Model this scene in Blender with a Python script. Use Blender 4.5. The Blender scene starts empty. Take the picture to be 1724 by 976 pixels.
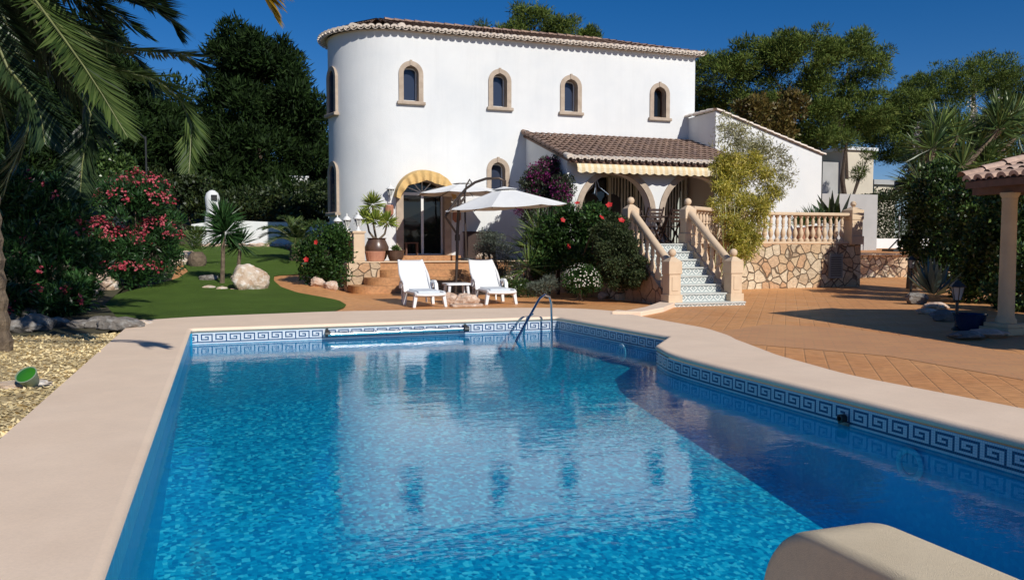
import bpy, bmesh, math, random
import numpy as np
from mathutils import Vector, Matrix
from mathutils.geometry import tessellate_polygon
R=math.radians; PI=math.pi
random.seed(7); RNG=np.random.default_rng(7)
C=bpy.context.scene.collection
# ------------------------------------------------------------ survey of the photograph (camera 1.3 m above the deck)
F=1380.;H=1.3;YAW=R(19.5);PIT=R(3.23)
fw=(math.sin(YAW)*math.cos(PIT),math.cos(YAW)*math.cos(PIT),-math.sin(PIT))
rt=(math.cos(YAW),-math.sin(YAW),0)
up=(math.sin(YAW)*math.sin(PIT),math.cos(YAW)*math.sin(PIT),math.cos(PIT))
def ray(x,y):
    a=(x-862)/F;b=(488-y)/F
    return [fw[i]+a*rt[i]+b*up[i] for i in range(3)]
def G(x,y,z=0):
    r=ray(x,y);t=(z-H)/r[2];return Vector((r[0]*t,r[1]*t,z))
def AY(x,y,Y):
    r=ray(x,y);t=Y/r[1];return Vector((r[0]*t,Y,H+r[2]*t))
def sstep(a,b,x):
    t=min(1,max(0,(x-a)/(b-a)));return t*t*(3-2*t)
def hgt(x,y):
    z=.075*max(0,min(y,34)-17)*(1-sstep(2.3,3.1,x))
    z+=.03*max(0,min(y,40)-18)*sstep(12.5,14,x)
    return z
def hfar(x,y):
    z=hgt(x,y)
    z+=max(0,y-36)*.17*(1-sstep(4,14,x))*(1 if y<90 else 90/y)
    return z
def OH(px,py):
    r=ray(px,py)
    for k in range(400):
        t=3+k*.15
        if H+r[2]*t<hgt(r[0]*t,r[1]*t): break
    return Vector((r[0]*t,r[1]*t,hgt(r[0]*t,r[1]*t)))
# ------------------------------------------------------------ objects
def tag(o,label=None,cat=None,group=None,kind=None):
    if label:o['label']=label
    if cat:o['category']=cat
    if group:o['group']=group
    if kind:o['kind']=kind
    return o
def thing(name,label,cat,loc=(0,0,0),rz=0,group=None):
    o=bpy.data.objects.new(name,None);C.objects.link(o);o.location=loc;o.rotation_euler=(0,0,rz);o.empty_display_size=.1
    return tag(o,label,cat,group)
def link(name,me,parent=None,local=False):
    o=bpy.data.objects.new(name,me);C.objects.link(o)
    if parent is not None:
        o.parent=parent
        if not local:
            l=Vector((0,0,0));q=parent
            while q is not None: l+=Vector(q.location);q=q.parent
            if parent.type=='EMPTY': o.matrix_parent_inverse=Matrix.Translation(-l)
    return o
def copy_tree(o,parent=None):
    c=o.copy();C.objects.link(c)
    if parent is not None:c.parent=parent
    for ch in [x for x in o.children]:copy_tree(ch,c)
    return c
class B:
    def __init__(s):s.v=[];s.f=[];s.m=[];s.uv={}
    def add(s,vs,fs,m=0):
        n=len(s.v);s.v+=[tuple(v) for v in vs]
        for f in fs:s.f.append([n+i for i in f]);s.m.append(m)
        return s
    def box(s,x0,x1,y0,y1,z0,z1,m=0,M=None):
        vs=[Vector((x,y,z)) for z in(z0,z1) for y in(y0,y1) for x in(x0,x1)]
        if M is not None:vs=[M@v for v in vs]
        return s.add(vs,[(0,2,3,1),(4,5,7,6),(0,1,5,4),(2,6,7,3),(0,4,6,2),(1,3,7,5)],m)
    def beam(s,a,b,w,h,m=0):
        a=Vector(a);b=Vector(b);d=(b-a);L=d.length;d.normalize()
        x=d.cross(Vector((0,0,1)))
        if x.length<.01:x=Vector((1,0,0))
        x.normalize();z=x.cross(d)
        vs=[p+x*i*w/2+z*j*h/2 for p in(a,b) for j in(-1,1) for i in(-1,1)]
        return s.add(vs,[(0,2,3,1),(4,5,7,6),(0,1,5,4),(2,6,7,3),(0,4,6,2),(1,3,7,5)],m)
    def tube(s,pts,r,n=8,m=0,caps=True):
        pts=[Vector(p) for p in pts];k=len(pts)
        rr=r if isinstance(r,(list,tuple)) else [r]*k
        vs=[];ref=Vector((.13,.21,1)).normalized()
        for i,p in enumerate(pts):
            t=(pts[min(i+1,k-1)]-pts[max(i-1,0)]).normalized()
            x=t.cross(ref)
            if x.length<.05:x=t.cross(Vector((1,0,0)))
            x.normalize();y=t.cross(x)
            for j in range(n):
                a=2*PI*j/n;vs.append(p+(x*math.cos(a)+y*math.sin(a))*rr[i])
        fs=[(i*n+j,i*n+(j+1)%n,(i+1)*n+(j+1)%n,(i+1)*n+j) for i in range(k-1) for j in range(n)]
        if caps:fs+=[tuple(range(n))[::-1],tuple((k-1)*n+j for j in range(n))]
        return s.add(vs,fs,m)
    def lathe(s,prof,c=(0,0,0),n=16,m=0,rot=0,sq=None):
        vs=[]
        for r,z in prof:
            for j in range(n):
                a=2*PI*j/n+rot;vs.append((c[0]+r*math.cos(a),c[1]+r*math.sin(a),c[2]+z))
        k=len(prof)
        fs=[(i*n+j,i*n+(j+1)%n,(i+1)*n+(j+1)%n,(i+1)*n+j) for i in range(k-1) for j in range(n)]
        fs+=[tuple(range(n))[::-1],tuple((k-1)*n+j for j in range(n))]
        return s.add(vs,fs,m)
    def prism(s,poly,z0,z1,m=0,fn=None):
        """2-D polygon (x,y) extruded z0..z1; fn maps (x,y,z)->world"""
        n=len(poly);fn=fn or (lambda x,y,z:(x,y,z))
        vs=[fn(x,y,z0) for x,y in poly]+[fn(x,y,z1) for x,y in poly]
        t=tessellate_polygon([[Vector((x,y,0)) for x,y in poly]])
        fs=[tuple(q)[::-1] for q in t]+[tuple(i+n for i in q) for q in t]+[(i,(i+1)%n,n+(i+1)%n,n+i) for i in range(n)]
        return s.add(vs,fs,m)
    def holed(s,outer,holes,fn,depth,m=0,mr=0):
        """flat wall face with holes, fn(u,w,d) -> world, reveals go d=0..depth"""
        if len(holes)==1 and len(outer)==len(holes[0]):   # concentric loops: a clean ring
            n=len(outer);s.add([fn(u,w,0) for u,w in outer]+[fn(u,w,0) for u,w in holes[0]],[(i,(i+1)%n,n+(i+1)%n,n+i) for i in range(n)],m)
        else:
            us=sorted({u for u,w in outer});U0,U1=us[0],us[-1];W0=min(w for u,w in outer);W1=max(w for u,w in outer)
            def quad(a,b_,c,d_):
                if b_-a>1e-6 and d_-c>1e-6:s.add([fn(a,c,0),fn(b_,c,0),fn(b_,d_,0),fn(a,d_,0)],[(0,1,2,3)],m)
            cols={}
            for h in holes:
                a=min(u for u,w in h);b_=max(u for u,w in h)
                k=next((k for k in cols if not(b_<k[0] or a>k[1])),None)
                if k is None:cols[(a,b_)]=[h]
                else:
                    l=cols.pop(k)+[h];cols[(min(a,k[0]),max(b_,k[1]))]=l
            x=U0
            for (a,b_) in sorted(cols):
                quad(x,a,W0,W1);x=b_;z=W0
                for h in sorted(cols[(a,b_)],key=lambda h:min(w for u,w in h)):
                    ha=min(u for u,w in h);hb=max(u for u,w in h);h0=min(w for u,w in h);h1=max(w for u,w in h)
                    quad(a,b_,z,h0);quad(a,ha,h0,h1);quad(hb,b_,h0,h1);z=h1
                    top=h[2:]                                  # spandrels: strips between the arch and its flat top
                    for p,q in zip(top,top[1:]):
                        if p[1]<h1-1e-6 or q[1]<h1-1e-6:
                            if abs(p[0]-q[0])>1e-7:s.add([fn(q[0],q[1],0),fn(p[0],p[1],0),fn(p[0],h1,0),fn(q[0],h1,0)],[(0,1,2,3)],m)
                quad(a,b_,z,W1)
            quad(x,U1,W0,W1)
        for l in holes:
            n=len(l);s.add([fn(u,w,0) for u,w in l]+[fn(u,w,depth) for u,w in l],[(i,(i+1)%n,n+(i+1)%n,n+i) for i in range(n)],mr)
        return s
    def build(s,name,mats,parent=None,local=False,smooth=False,bevel=0):
        me=bpy.data.meshes.new(name);me.from_pydata(s.v,[],s.f)
        if not isinstance(mats,(list,tuple)):mats=[mats]
        for q in mats:me.materials.append(q)
        me.polygons.foreach_set('material_index',s.m)
        bm=bmesh.new();bm.from_mesh(me);bmesh.ops.recalc_face_normals(bm,faces=bm.faces)
        bm.to_mesh(me);bm.free()
        if smooth:
            me.polygons.foreach_set('use_smooth',[True]*len(me.polygons))
            try:me.set_sharp_from_angle(angle=R(40))
            except Exception:pass
        o=link(name,me,parent,local)
        if bevel:
            b=o.modifiers.new('b','BEVEL');b.width=bevel;b.segments=2;b.limit_method='ANGLE';b.angle_limit=R(40)
        return o
def struct(o):o['kind']='structure';return o
# ------------------------------------------------------------ materials
def newmat(name):
    m=bpy.data.materials.new(name);m.use_nodes=True;nt=m.node_tree;nt.nodes.clear()
    out=nt.nodes.new('ShaderNodeOutputMaterial');p=nt.nodes.new('ShaderNodeBsdfPrincipled')
    nt.links.new(p.outputs[0],out.inputs[0]);return m,nt,p,out
def nd(nt,t,**k):
    n=nt.nodes.new(t)
    for a,b in k.items():
        if a in n.inputs: n.inputs[a].default_value=b
        else: setattr(n,a,b)
    return n
def mixc(nt,fac,a,b,blend='MIX'):
    n=nt.nodes.new('ShaderNodeMix');n.data_type='RGBA';n.blend_type=blend
    for s,v in((0,fac),(6,a),(7,b)):
        if isinstance(v,bpy.types.NodeSocket):nt.links.new(v,n.inputs[s])
        else:n.inputs[s].default_value=v if s==0 else (*v,1) if len(v)==3 else v
    return n.outputs[2]
def ramp(nt,src,stops,interp='LINEAR'):
    r=nt.nodes.new('ShaderNodeValToRGB');r.color_ramp.interpolation=interp
    e=r.color_ramp.elements
    while len(e)<len(stops):e.new(.5)
    for i,(p,c) in enumerate(stops):
        e[i].position=p;e[i].color=(c,c,c,1) if isinstance(c,(int,float)) else (*c,1)
    nt.links.new(src,r.inputs[0]);return r.outputs[0]
def coord(nt,kind='Object'):
    return nt.nodes.new('ShaderNodeTexCoord').outputs[kind]
def noise(nt,sc,det=4,vec=None,rough=.55,dist=0):
    n=nd(nt,'ShaderNodeTexNoise',Scale=sc,Detail=det,Roughness=rough,Distortion=dist)
    nt.links.new(vec if vec else coord(nt),n.inputs['Vector']);return n.outputs[0]
def bump(nt,p,h,dist=.01,st=1):
    b=nd(nt,'ShaderNodeBump',Strength=st,Distance=dist);nt.links.new(h,b.inputs['Height']);nt.links.new(b.outputs[0],p.inputs['Normal']);return b
def simple(name,c,c2=None,rough=.6,sc=3,bsc=0,bd=.004,metal=0,spec=.5,fine=0):
    m,nt,p,o=newmat(name)
    c2=c2 or tuple(x*.8 for x in c)
    n=noise(nt,sc,6);f=ramp(nt,n,[(.3,0.),(.7,1.)])
    col=mixc(nt,f,c,c2)
    if fine:
        n2=noise(nt,fine,3);col=mixc(nt,.55,col,ramp(nt,n2,[(.3,.55),(.7,1.35)]),'MULTIPLY')
    nt.links.new(col,p.inputs['Base Color'])
    p.inputs['Roughness'].default_value=rough;p.inputs['Metallic'].default_value=metal
    p.inputs['Specular IOR Level'].default_value=spec
    if bsc:bump(nt,p,noise(nt,bsc,5),bd)
    return m
def leafmat(name,a,b,c=None,rough=.5,trans=.25,spec=.4):
    m,nt,p,out=newmat(name)
    g=nt.nodes.new('ShaderNodeNewGeometry')
    st=[(0.,a),(.6,b)]+([(1.,c)] if c else [(1.,tuple(x*1.3 for x in b))])
    col=ramp(nt,g.outputs['Random Per Island'],st)
    n=noise(nt,.9,2);col=mixc(nt,1.,col,ramp(nt,n,[(.3,.65),(.7,1.25)]),'MULTIPLY')
    nt.links.new(col,p.inputs['Base Color']);p.inputs['Roughness'].default_value=rough;p.inputs['Specular IOR Level'].default_value=spec
    t=nt.nodes.new('ShaderNodeBsdfTranslucent');nt.links.new(col,t.inputs[0])
    x=nt.nodes.new('ShaderNodeMixShader');x.inputs[0].default_value=trans
    nt.links.new(p.outputs[0],x.inputs[1]);nt.links.new(t.outputs[0],x.inputs[2]);nt.links.new(x.outputs[0],out.inputs[0])
    return m
def stone_mat(name,sc=3.2,cols=((.60,.45,.28),(.52,.32,.18),(.68,.58,.42),(.45,.32,.20)),grout=(.16,.11,.07),w=.035,dist=.03):
    m,nt,p,o=newmat(name);vec=coord(nt)
    nz=nd(nt,'ShaderNodeTexNoise',Scale=2.5,Detail=2);nt.links.new(vec,nz.inputs['Vector'])
    vv=nt.nodes.new('ShaderNodeMix');vv.data_type='VECTOR';vv.inputs[0].default_value=.13
    nt.links.new(vec,vv.inputs[4]);nt.links.new(nz.outputs[1],vv.inputs[5])
    v=nd(nt,'ShaderNodeTexVoronoi',Scale=sc,feature='DISTANCE_TO_EDGE');nt.links.new(vv.outputs[1],v.inputs['Vector'])
    v2=nd(nt,'ShaderNodeTexVoronoi',Scale=sc);nt.links.new(vv.outputs[1],v2.inputs['Vector'])
    s=nt.nodes.new('ShaderNodeSeparateColor');nt.links.new(v2.outputs['Color'],s.inputs[0])
    col=ramp(nt,s.outputs[0],[(0.,cols[0]),(.35,cols[1]),(.65,cols[2]),(1.,cols[3])])
    n=noise(nt,14,6);col=mixc(nt,.7,col,ramp(nt,n,[(.25,.6),(.75,1.3)]),'MULTIPLY')
    e=ramp(nt,v.outputs[0],[(w*.6,0.),(w*1.6,1.)])
    nt.links.new(mixc(nt,e,grout,col),p.inputs['Base Color']);p.inputs['Roughness'].default_value=.85
    a=nt.nodes.new('ShaderNodeMath');a.operation='MULTIPLY_ADD';nt.links.new(e,a.inputs[0]);a.inputs[1].default_value=1.;nt.links.new(n,a.inputs[2])
    bump(nt,p,a.outputs[0],dist);return m
W_=simple('white_render',(.78,.79,.78),(.71,.73,.735),.9,sc=.9,bsc=45,bd=.006,spec=.2)
def weather(m):
    nt=m.node_tree;p=[n for n in nt.nodes if n.type=='BSDF_PRINCIPLED'][0];l=p.inputs['Base Color'].links[0].from_socket
    mp=nt.nodes.new('ShaderNodeMapping');mp.inputs['Scale'].default_value=(2.2,2.2,.16);nt.links.new(coord(nt),mp.inputs[0])
    st=ramp(nt,noise(nt,1.6,7,mp.outputs[0],.7),[(.5,1.),(.8,.94)]);pt=ramp(nt,noise(nt,.35,7,None,.65),[(.35,1.),(.7,.93)])
    c=mixc(nt,1.,l,st,'MULTIPLY');c=mixc(nt,1.,c,pt,'MULTIPLY');nt.links.new(c,p.inputs['Base Color'])
weather(W_)
SAND=simple('sandstone_trim',(.50,.41,.32),(.37,.29,.22),.85,sc=5,bsc=30,bd=.004)
BAL=simple('cast_stone_peach',(.70,.54,.37),(.62,.46,.31),.8,sc=4,bsc=40,bd=.002)
COP=simple('coping_stone',(.88,.69,.52),(.83,.64,.475),.85,sc=1.3,bsc=90,bd=.0015,fine=0)
STONE=stone_mat('crazy_paving_stone',4.0)
STONE2=stone_mat('dressed_stone',2.6,((.50,.33,.20),(.42,.24,.14),(.48,.36,.25),(.36,.20,.12)),(.2,.12,.07),.02,.015)
WHITEP=simple('white_plastic',(.82,.83,.83),(.78,.79,.79),.35,sc=6)
WHITEM=simple('white_paint',(.80,.80,.78),(.74,.74,.72),.4,sc=10)
CANV=simple('white_canvas',(.82,.82,.80),(.78,.78,.76),.9,sc=4,bsc=300,bd=.001)
BRONZE=simple('bronze_metal',(.10,.075,.06),(.07,.05,.04),.4,metal=.5)
STEEL=simple('stainless_steel',(.6,.6,.62),(.5,.5,.52),.18,metal=1)
DARK=simple('dark_metal',(.03,.035,.035),(.02,.02,.02),.5)
WOOD=simple('dark_wood',(.045,.022,.014),(.03,.014,.01),.5,sc=12)
WOODB=simple('brown_wood',(.16,.07,.04),(.10,.045,.025),.6,sc=9)
STEPM=simple('terracotta_steps',(.50,.26,.11),(.40,.19,.08),.65,sc=3,bsc=25,bd=.004,fine=14)
POT=simple('brown_glazed_pot',(.13,.075,.05),(.07,.04,.03),.3,sc=5)
POTB=simple('blue_glazed_pot',(.01,.03,.09),(.008,.02,.06),.15,sc=5)
TERRA=simple('terracotta',(.50,.24,.15),(.42,.18,.11),.8,sc=8)
BARK=simple('bark',(.11,.08,.055),(.05,.035,.025),.95,sc=9,bsc=16,bd=.04)
PBARK=simple('palm_bark',(.20,.15,.10),(.09,.065,.045),.95,sc=10,bsc=14,bd=.04)
RECESS=simple('dark_interior',(.018,.018,.02),(.012,.012,.014),.6)  # near-black colour holds the darkness inside openings and recesses
GREYW=simple('grey_render',(.42,.42,.41),(.36,.36,.35),.9,sc=1.5)
CREAMW=simple('cream_render',(.62,.56,.44),(.54,.48,.38),.9,sc=.8)
FILLC=simple('roof_mortar_cream',(.80,.71,.61),(.68,.57,.47),.85,sc=6,bsc=30)
BLUEW=simple('blue_white_hoarding',(.05,.2,.6),(.7,.75,.8),.5,sc=1.6)
CUSH=simple('pale_cushion',(.66,.71,.76),(.6,.65,.7),.9,sc=5)
def glassdark(name,c=(.02,.025,.035),rough=.04):
    m,nt,p,o=newmat(name);p.inputs['Base Color'].default_value=(*c,1);p.inputs['Roughness'].default_value=rough;p.inputs['IOR'].default_value=1.5
    bump(nt,p,noise(nt,1.2,2),.004);return m
GLASS=glassdark('window_glass',(.035,.045,.075));DGLASS=glassdark('door_glass',(.010,.012,.012))
GLENS=glassdark('green_lens',(.03,.16,.015),.12)
LGLASS=simple('lantern_glass',(.40,.42,.40),(.3,.32,.3),.2)
def rocks_mat(name,a,b,c):
    m,nt,p,o=newmat(name);n=noise(nt,2.5,8,dist=.8);n2=noise(nt,9,8)
    col=mixc(nt,ramp(nt,n,[(.35,0.),(.6,1.)]),a,b);col=mixc(nt,ramp(nt,n2,[(.5,0.),(.68,1.)]),col,c)
    nt.links.new(col,p.inputs['Base Color']);p.inputs['Roughness'].default_value=.9;bump(nt,p,n2,.05);return m
ROCKW=rocks_mat('pale_rock',(.66,.55,.44),(.42,.29,.19),(.72,.67,.60))
ROCKP=rocks_mat('pinkish_rock',(.62,.46,.36),(.48,.32,.22),(.72,.62,.52))
ROCKG=rocks_mat('grey_rock',(.24,.21,.18),(.14,.125,.11),(.32,.31,.29))
def tilemat(name,cols):
    m,nt,p,o=newmat(name);g=nt.nodes.new('ShaderNodeNewGeometry')
    col=ramp(nt,g.outputs['Random Per Island'],[(0.,cols[0]),(.5,cols[1]),(1.,cols[2])])
    n=noise(nt,7,6);col=mixc(nt,.8,col,ramp(nt,n,[(.3,.6),(.7,1.25)]),'MULTIPLY')
    nt.links.new(col,p.inputs['Base Color']);p.inputs['Roughness'].default_value=.85;bump(nt,p,n,.01);return m
ROOFT=tilemat('clay_roof_tiles',((.30,.19,.14),(.38,.25,.18),(.24,.16,.13)))
ROOFP=tilemat('pergola_roof_tiles',((.50,.34,.26),(.42,.28,.21),(.58,.42,.33)))
def stripes(name,a,b,period,axis='X'):
    m,nt,p,o=newmat(name);s=nt.nodes.new('ShaderNodeSeparateXYZ');nt.links.new(coord(nt),s.inputs[0])
    k=nd(nt,'ShaderNodeMath',operation='MULTIPLY');k.inputs[1].default_value=1/period;nt.links.new(s.outputs[axis],k.inputs[0])
    f=nd(nt,'ShaderNodeMath',operation='FRACT');nt.links.new(k.outputs[0],f.inputs[0])
    r=ramp(nt,f.outputs[0],[(0.,0.),(.46,0.),(.5,1.),(.96,1.)])
    nt.links.new(mixc(nt,r,a,b),p.inputs['Base Color']);p.inputs['Roughness'].default_value=.9
    bump(nt,p,noise(nt,5,3),.03);return m
AWN=stripes('awning_stripes',(.76,.68,.50),(.71,.56,.33),.19)
AWY=simple('yellow_awning_cloth',(.68,.46,.19),(.60,.39,.15),.9,sc=7,bsc=8,bd=.03)
def patio_mat():
    m,nt,p,o=newmat('stamped_terracotta_paving');vec=coord(nt)
    mp=nt.nodes.new('ShaderNodeMapping');mp.inputs['Rotation'].default_value=(0,0,R(38));nt.links.new(vec,mp.inputs[0])
    b=nd(nt,'ShaderNodeTexBrick',Scale=1.,offset=0.);b.inputs['Color1'].default_value=(.68,.30,.11,1);b.inputs['Color2'].default_value=(.58,.25,.09,1);b.inputs['Mortar'].default_value=(.46,.22,.09,1)
    b.inputs['Mortar Size'].default_value=.012;b.inputs['Mortar Smooth'].default_value=.6;b.inputs['Brick Width'].default_value=.22;b.inputs['Row Height'].default_value=.11;p.inputs['Specular IOR Level'].default_value=.35
    nt.links.new(mp.outputs[0],b.inputs['Vector'])
    col=mixc(nt,ramp(nt,noise(nt,.5,6,dist=.5),[(.3,0.),(.7,1.)]),b.outputs[0],(.70,.36,.15))
    col=mixc(nt,.6,col,ramp(nt,noise(nt,9,7),[(.3,.72),(.7,1.22)]),'MULTIPLY')
    nt.links.new(col,p.inputs['Base Color'])
    nt.links.new(ramp(nt,noise(nt,1.5,5),[(.3,.42),(.7,.7)]),p.inputs['Roughness'])
    bump(nt,p,b.outputs[1],-.004);return m
PATIO=patio_mat()
def inlay_mat():
    m,nt,p,o=newmat('grey_brick_inlay');vec=coord(nt)
    mp=nt.nodes.new('ShaderNodeMapping');mp.inputs['Rotation'].default_value=(0,0,R(38));nt.links.new(vec,mp.inputs[0])
    b=nd(nt,'ShaderNodeTexBrick',Scale=1.);b.inputs['Color1'].default_value=(.62,.30,.13,1);b.inputs['Color2'].default_value=(.52,.26,.13,1);b.inputs['Mortar'].default_value=(.48,.26,.13,1)
    b.inputs['Mortar Size'].default_value=.012;b.inputs['Brick Width'].default_value=.24;b.inputs['Row Height'].default_value=.12
    nt.links.new(mp.outputs[0],b.inputs['Vector'])
    col=mixc(nt,ramp(nt,noise(nt,1.2,5),[(.35,0.),(.75,.8)]),b.outputs[0],(.64,.34,.15))
    nt.links.new(col,p.inputs['Base Color']);p.inputs['Roughness'].default_value=.6;return m
def lawn_mat():
    m,nt,p,o=newmat('artificial_turf');n=noise(nt,260,3);n2=noise(nt,1.3,5)
    col=mixc(nt,ramp(nt,n,[(.3,0.),(.7,1.)]),(.052,.105,.015),(.165,.27,.045));col=mixc(nt,.6,col,ramp(nt,n2,[(.3,.75),(.7,1.2)]),'MULTIPLY')
    nt.links.new(col,p.inputs['Base Color']);p.inputs['Roughness'].default_value=.9;p.inputs['Specular IOR Level'].default_value=.15
    bump(nt,p,n,.03);return m
def mosaic_mat(name,shade):
    m,nt,p,o=newmat(name);vec=coord(nt)
    nz=nd(nt,'ShaderNodeTexNoise',Scale=6.,Detail=3);nt.links.new(vec,nz.inputs['Vector'])
    vv=nt.nodes.new('ShaderNodeMix');vv.data_type='VECTOR';vv.inputs[0].default_value=.07;nt.links.new(vec,vv.inputs[4]);nt.links.new(nz.outputs[1],vv.inputs[5])  # wobble worked into the tile pattern in place of ripple refraction
    v=nd(nt,'ShaderNodeTexVoronoi',Scale=32.,Randomness=.5);nt.links.new(vv.outputs[1],v.inputs['Vector'])
    s=nt.nodes.new('ShaderNodeSeparateColor');nt.links.new(v.outputs['Color'],s.inputs[0])
    col=ramp(nt,s.outputs[0],[(0.,(.004*shade,.23*shade,.40*shade)),(.55,(.010*shade,.46*shade,.64*shade)),(.85,(.05*shade,.66*shade,.82*shade)),(1.,(.3*shade,.92*shade,.97*shade))])  # tile variation whose brightest cells also stand in for caustic sparkle
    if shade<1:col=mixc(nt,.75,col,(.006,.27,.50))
    nt.links.new(col,p.inputs['Base Color']);p.inputs['Roughness'].default_value=.3;return m
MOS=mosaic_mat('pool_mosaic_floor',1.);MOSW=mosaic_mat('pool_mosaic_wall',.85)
KW=simple('greek_key_white',(.72,.76,.80),(.62,.67,.72),.25,sc=60)
KB=simple('greek_key_blue',(.05,.10,.22),(.03,.06,.15),.25,sc=60)
KG=simple('tile_grout',(.30,.34,.38),(.25,.28,.32),.8)
def riser_mat():
    m,nt,p,o=newmat('patterned_riser_tile');s=nt.nodes.new('ShaderNodeSeparateXYZ');nt.links.new(coord(nt),s.inputs[0])
    def mth(op,a,b=None):
        n=nd(nt,'ShaderNodeMath',operation=op)
        for i,v in enumerate((a,b)):
            if v is None:continue
            if isinstance(v,bpy.types.NodeSocket):nt.links.new(v,n.inputs[i])
            else:n.inputs[i].default_value=v
        return n.outputs[0]
    u=mth('ABSOLUTE',mth('SUBTRACT',mth('FRACT',mth('MULTIPLY',s.outputs[0],1/.21)),.5))
    w=mth('ABSOLUTE',mth('SUBTRACT',mth('FRACT',mth('MULTIPLY',mth('SUBTRACT',s.outputs[2],.08),1/.1743)),.5))
    d=mth('ADD',u,w)
    d2=mth('ABSOLUTE',mth('SUBTRACT',mth('FRACT',mth('MULTIPLY',d,2.6)),.5))
    f=ramp(nt,d2,[(.18,0.),(.30,1.)])
    e=ramp(nt,w,[(.38,0.),(.42,1.)])
    col=mixc(nt,f,(.28,.33,.33),(.68,.69,.65));col=mixc(nt,e,col,(.50,.55,.53))
    nt.links.new(col,p.inputs['Base Color']);p.inputs['Roughness'].default_value=.3;return m
RISER=riser_mat();TREAD=simple('pale_tread_tile',(.60,.62,.58),(.48,.50,.47),.5,sc=9)
# foliage
def dm(n,a,b,c=None,**k):return leafmat(n,a,b,c,**k)
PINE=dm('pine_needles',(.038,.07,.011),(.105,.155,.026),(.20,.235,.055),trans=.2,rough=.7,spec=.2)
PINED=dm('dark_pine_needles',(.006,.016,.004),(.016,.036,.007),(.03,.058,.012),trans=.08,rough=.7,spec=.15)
OLE=dm('oleander_leaves',(.012,.040,.012),(.030,.085,.022),(.06,.13,.04),trans=.15,rough=.35)
HIB=dm('hibiscus_leaves',(.012,.036,.008),(.028,.070,.014),(.06,.12,.025),trans=.15,rough=.5,spec=.25)
CREEP=dm('creeper_leaves',(.016,.038,.010),(.045,.09,.02),(.13,.20,.05),trans=.15,rough=.35)
BAMB=dm('bamboo_leaves',(.13,.16,.02),(.50,.44,.05),(.85,.72,.22),trans=.35,rough=.5)
BAMW=dm('sparse_pale_leaves',(.30,.30,.16),(.50,.46,.26),(.22,.22,.07),trans=.3)
PALML=dm('sunlit_palm_leaflets',(.03,.06,.014),(.075,.12,.028),(.13,.18,.05),trans=.22,rough=.5,spec=.25)  # brighter leaflet copy, sunlight on the lit fronds put into the colour
PALMD=dm('dark_palm_leaflets',(.010,.026,.010),(.026,.05,.018),(.05,.08,.03),trans=.12,rough=.4)  # darker leaflet copy for the unlit fronds
PALMY=dm('yellow_palm_leaflets',(.45,.28,.02),(.65,.42,.04),(.5,.4,.06),trans=.4)
YUC=dm('yucca_leaves',(.03,.065,.02),(.10,.16,.04),(.22,.28,.08),trans=.15,rough=.4)
YUCL=dm('bright_yucca_leaves',(.09,.15,.02),(.25,.32,.05),(.45,.48,.12),trans=.25,rough=.4)
GREYL=dm('grey_green_leaves',(.05,.065,.045),(.11,.135,.10),(.2,.23,.18),trans=.15,rough=.7)
BROWNL=dm('ochre_leaves',(.08,.055,.012),(.17,.12,.03),(.13,.13,.03),trans=.25)
AUTM=dm('mixed_dark_leaves',(.012,.025,.008),(.030,.052,.014),(.06,.08,.02),trans=.1)
PURP=dm('bougainvillea_bracts',(.12,.008,.06),(.22,.02,.13),(.3,.04,.2),trans=.25)
PURL=dm('bougainvillea_leaves',(.02,.03,.018),(.05,.06,.03),(.06,.09,.05),trans=.15)
PINKF=dm('pink_petals',(.32,.02,.04),(.52,.06,.09),(.70,.22,.25),trans=.25)
REDF=dm('red_petals',(.45,.015,.015),(.62,.03,.03),(.7,.06,.05),trans=.2)
WHF=dm('white_petals',(.5,.45,.38),(.7,.66,.6),(.6,.5,.4),trans=.2)
BLUEG=dm('agave_leaf',(.10,.17,.15),(.16,.24,.21),(.22,.31,.27),trans=.05)
# ------------------------------------------------------------ foliage geometry
def nrm(a):return a/np.maximum(np.linalg.norm(a,axis=1,keepdims=True),1e-6)
def leafmesh(name,sets,parent=None,local=False,kind=None):
    """sets: list of (P,D,L,W,mat[,S]); a rhombic folded leaf each"""
    V=[];mi=[];mats=[]
    for st in sets:
        P,D,L,W,mat=st[:5];n=len(P)
        if n==0:continue
        D=nrm(D);S=st[5] if len(st)>5 else np.cross(D,RNG.normal(size=(n,3)))
        S=nrm(S);L=np.broadcast_to(np.asarray(L,float),(n,))[:,None];W=np.broadcast_to(np.asarray(W,float),(n,))[:,None]
        N=np.cross(D,S)
        mid=P+D*L*.45
        q=np.stack([P,mid+S*W*.5+N*W*.12,P+D*L-N*L*.06,mid-S*W*.5+N*W*.12],axis=1)
        V.append(q.reshape(-1,3))
        if mat not in mats:mats.append(mat)
        mi.append(np.full(n,mats.index(mat)))
    V=np.concatenate(V);mi=np.concatenate(mi);n=len(mi)
    me=bpy.data.meshes.new(name);me.vertices.add(n*4);me.vertices.foreach_set('co',V.astype(np.float32).ravel())
    me.loops.add(n*4);me.loops.foreach_set('vertex_index',np.arange(n*4,dtype=np.int32))
    me.polygons.add(n);me.polygons.foreach_set('loop_start',np.arange(0,n*4,4,dtype=np.int32));me.polygons.foreach_set('loop_total',np.full(n,4,dtype=np.int32))
    for q in mats:me.materials.append(q)
    me.polygons.foreach_set('material_index',mi.astype(np.int32));me.update(calc_edges=True);me.validate()
    return link(name,me,parent,local)
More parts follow.
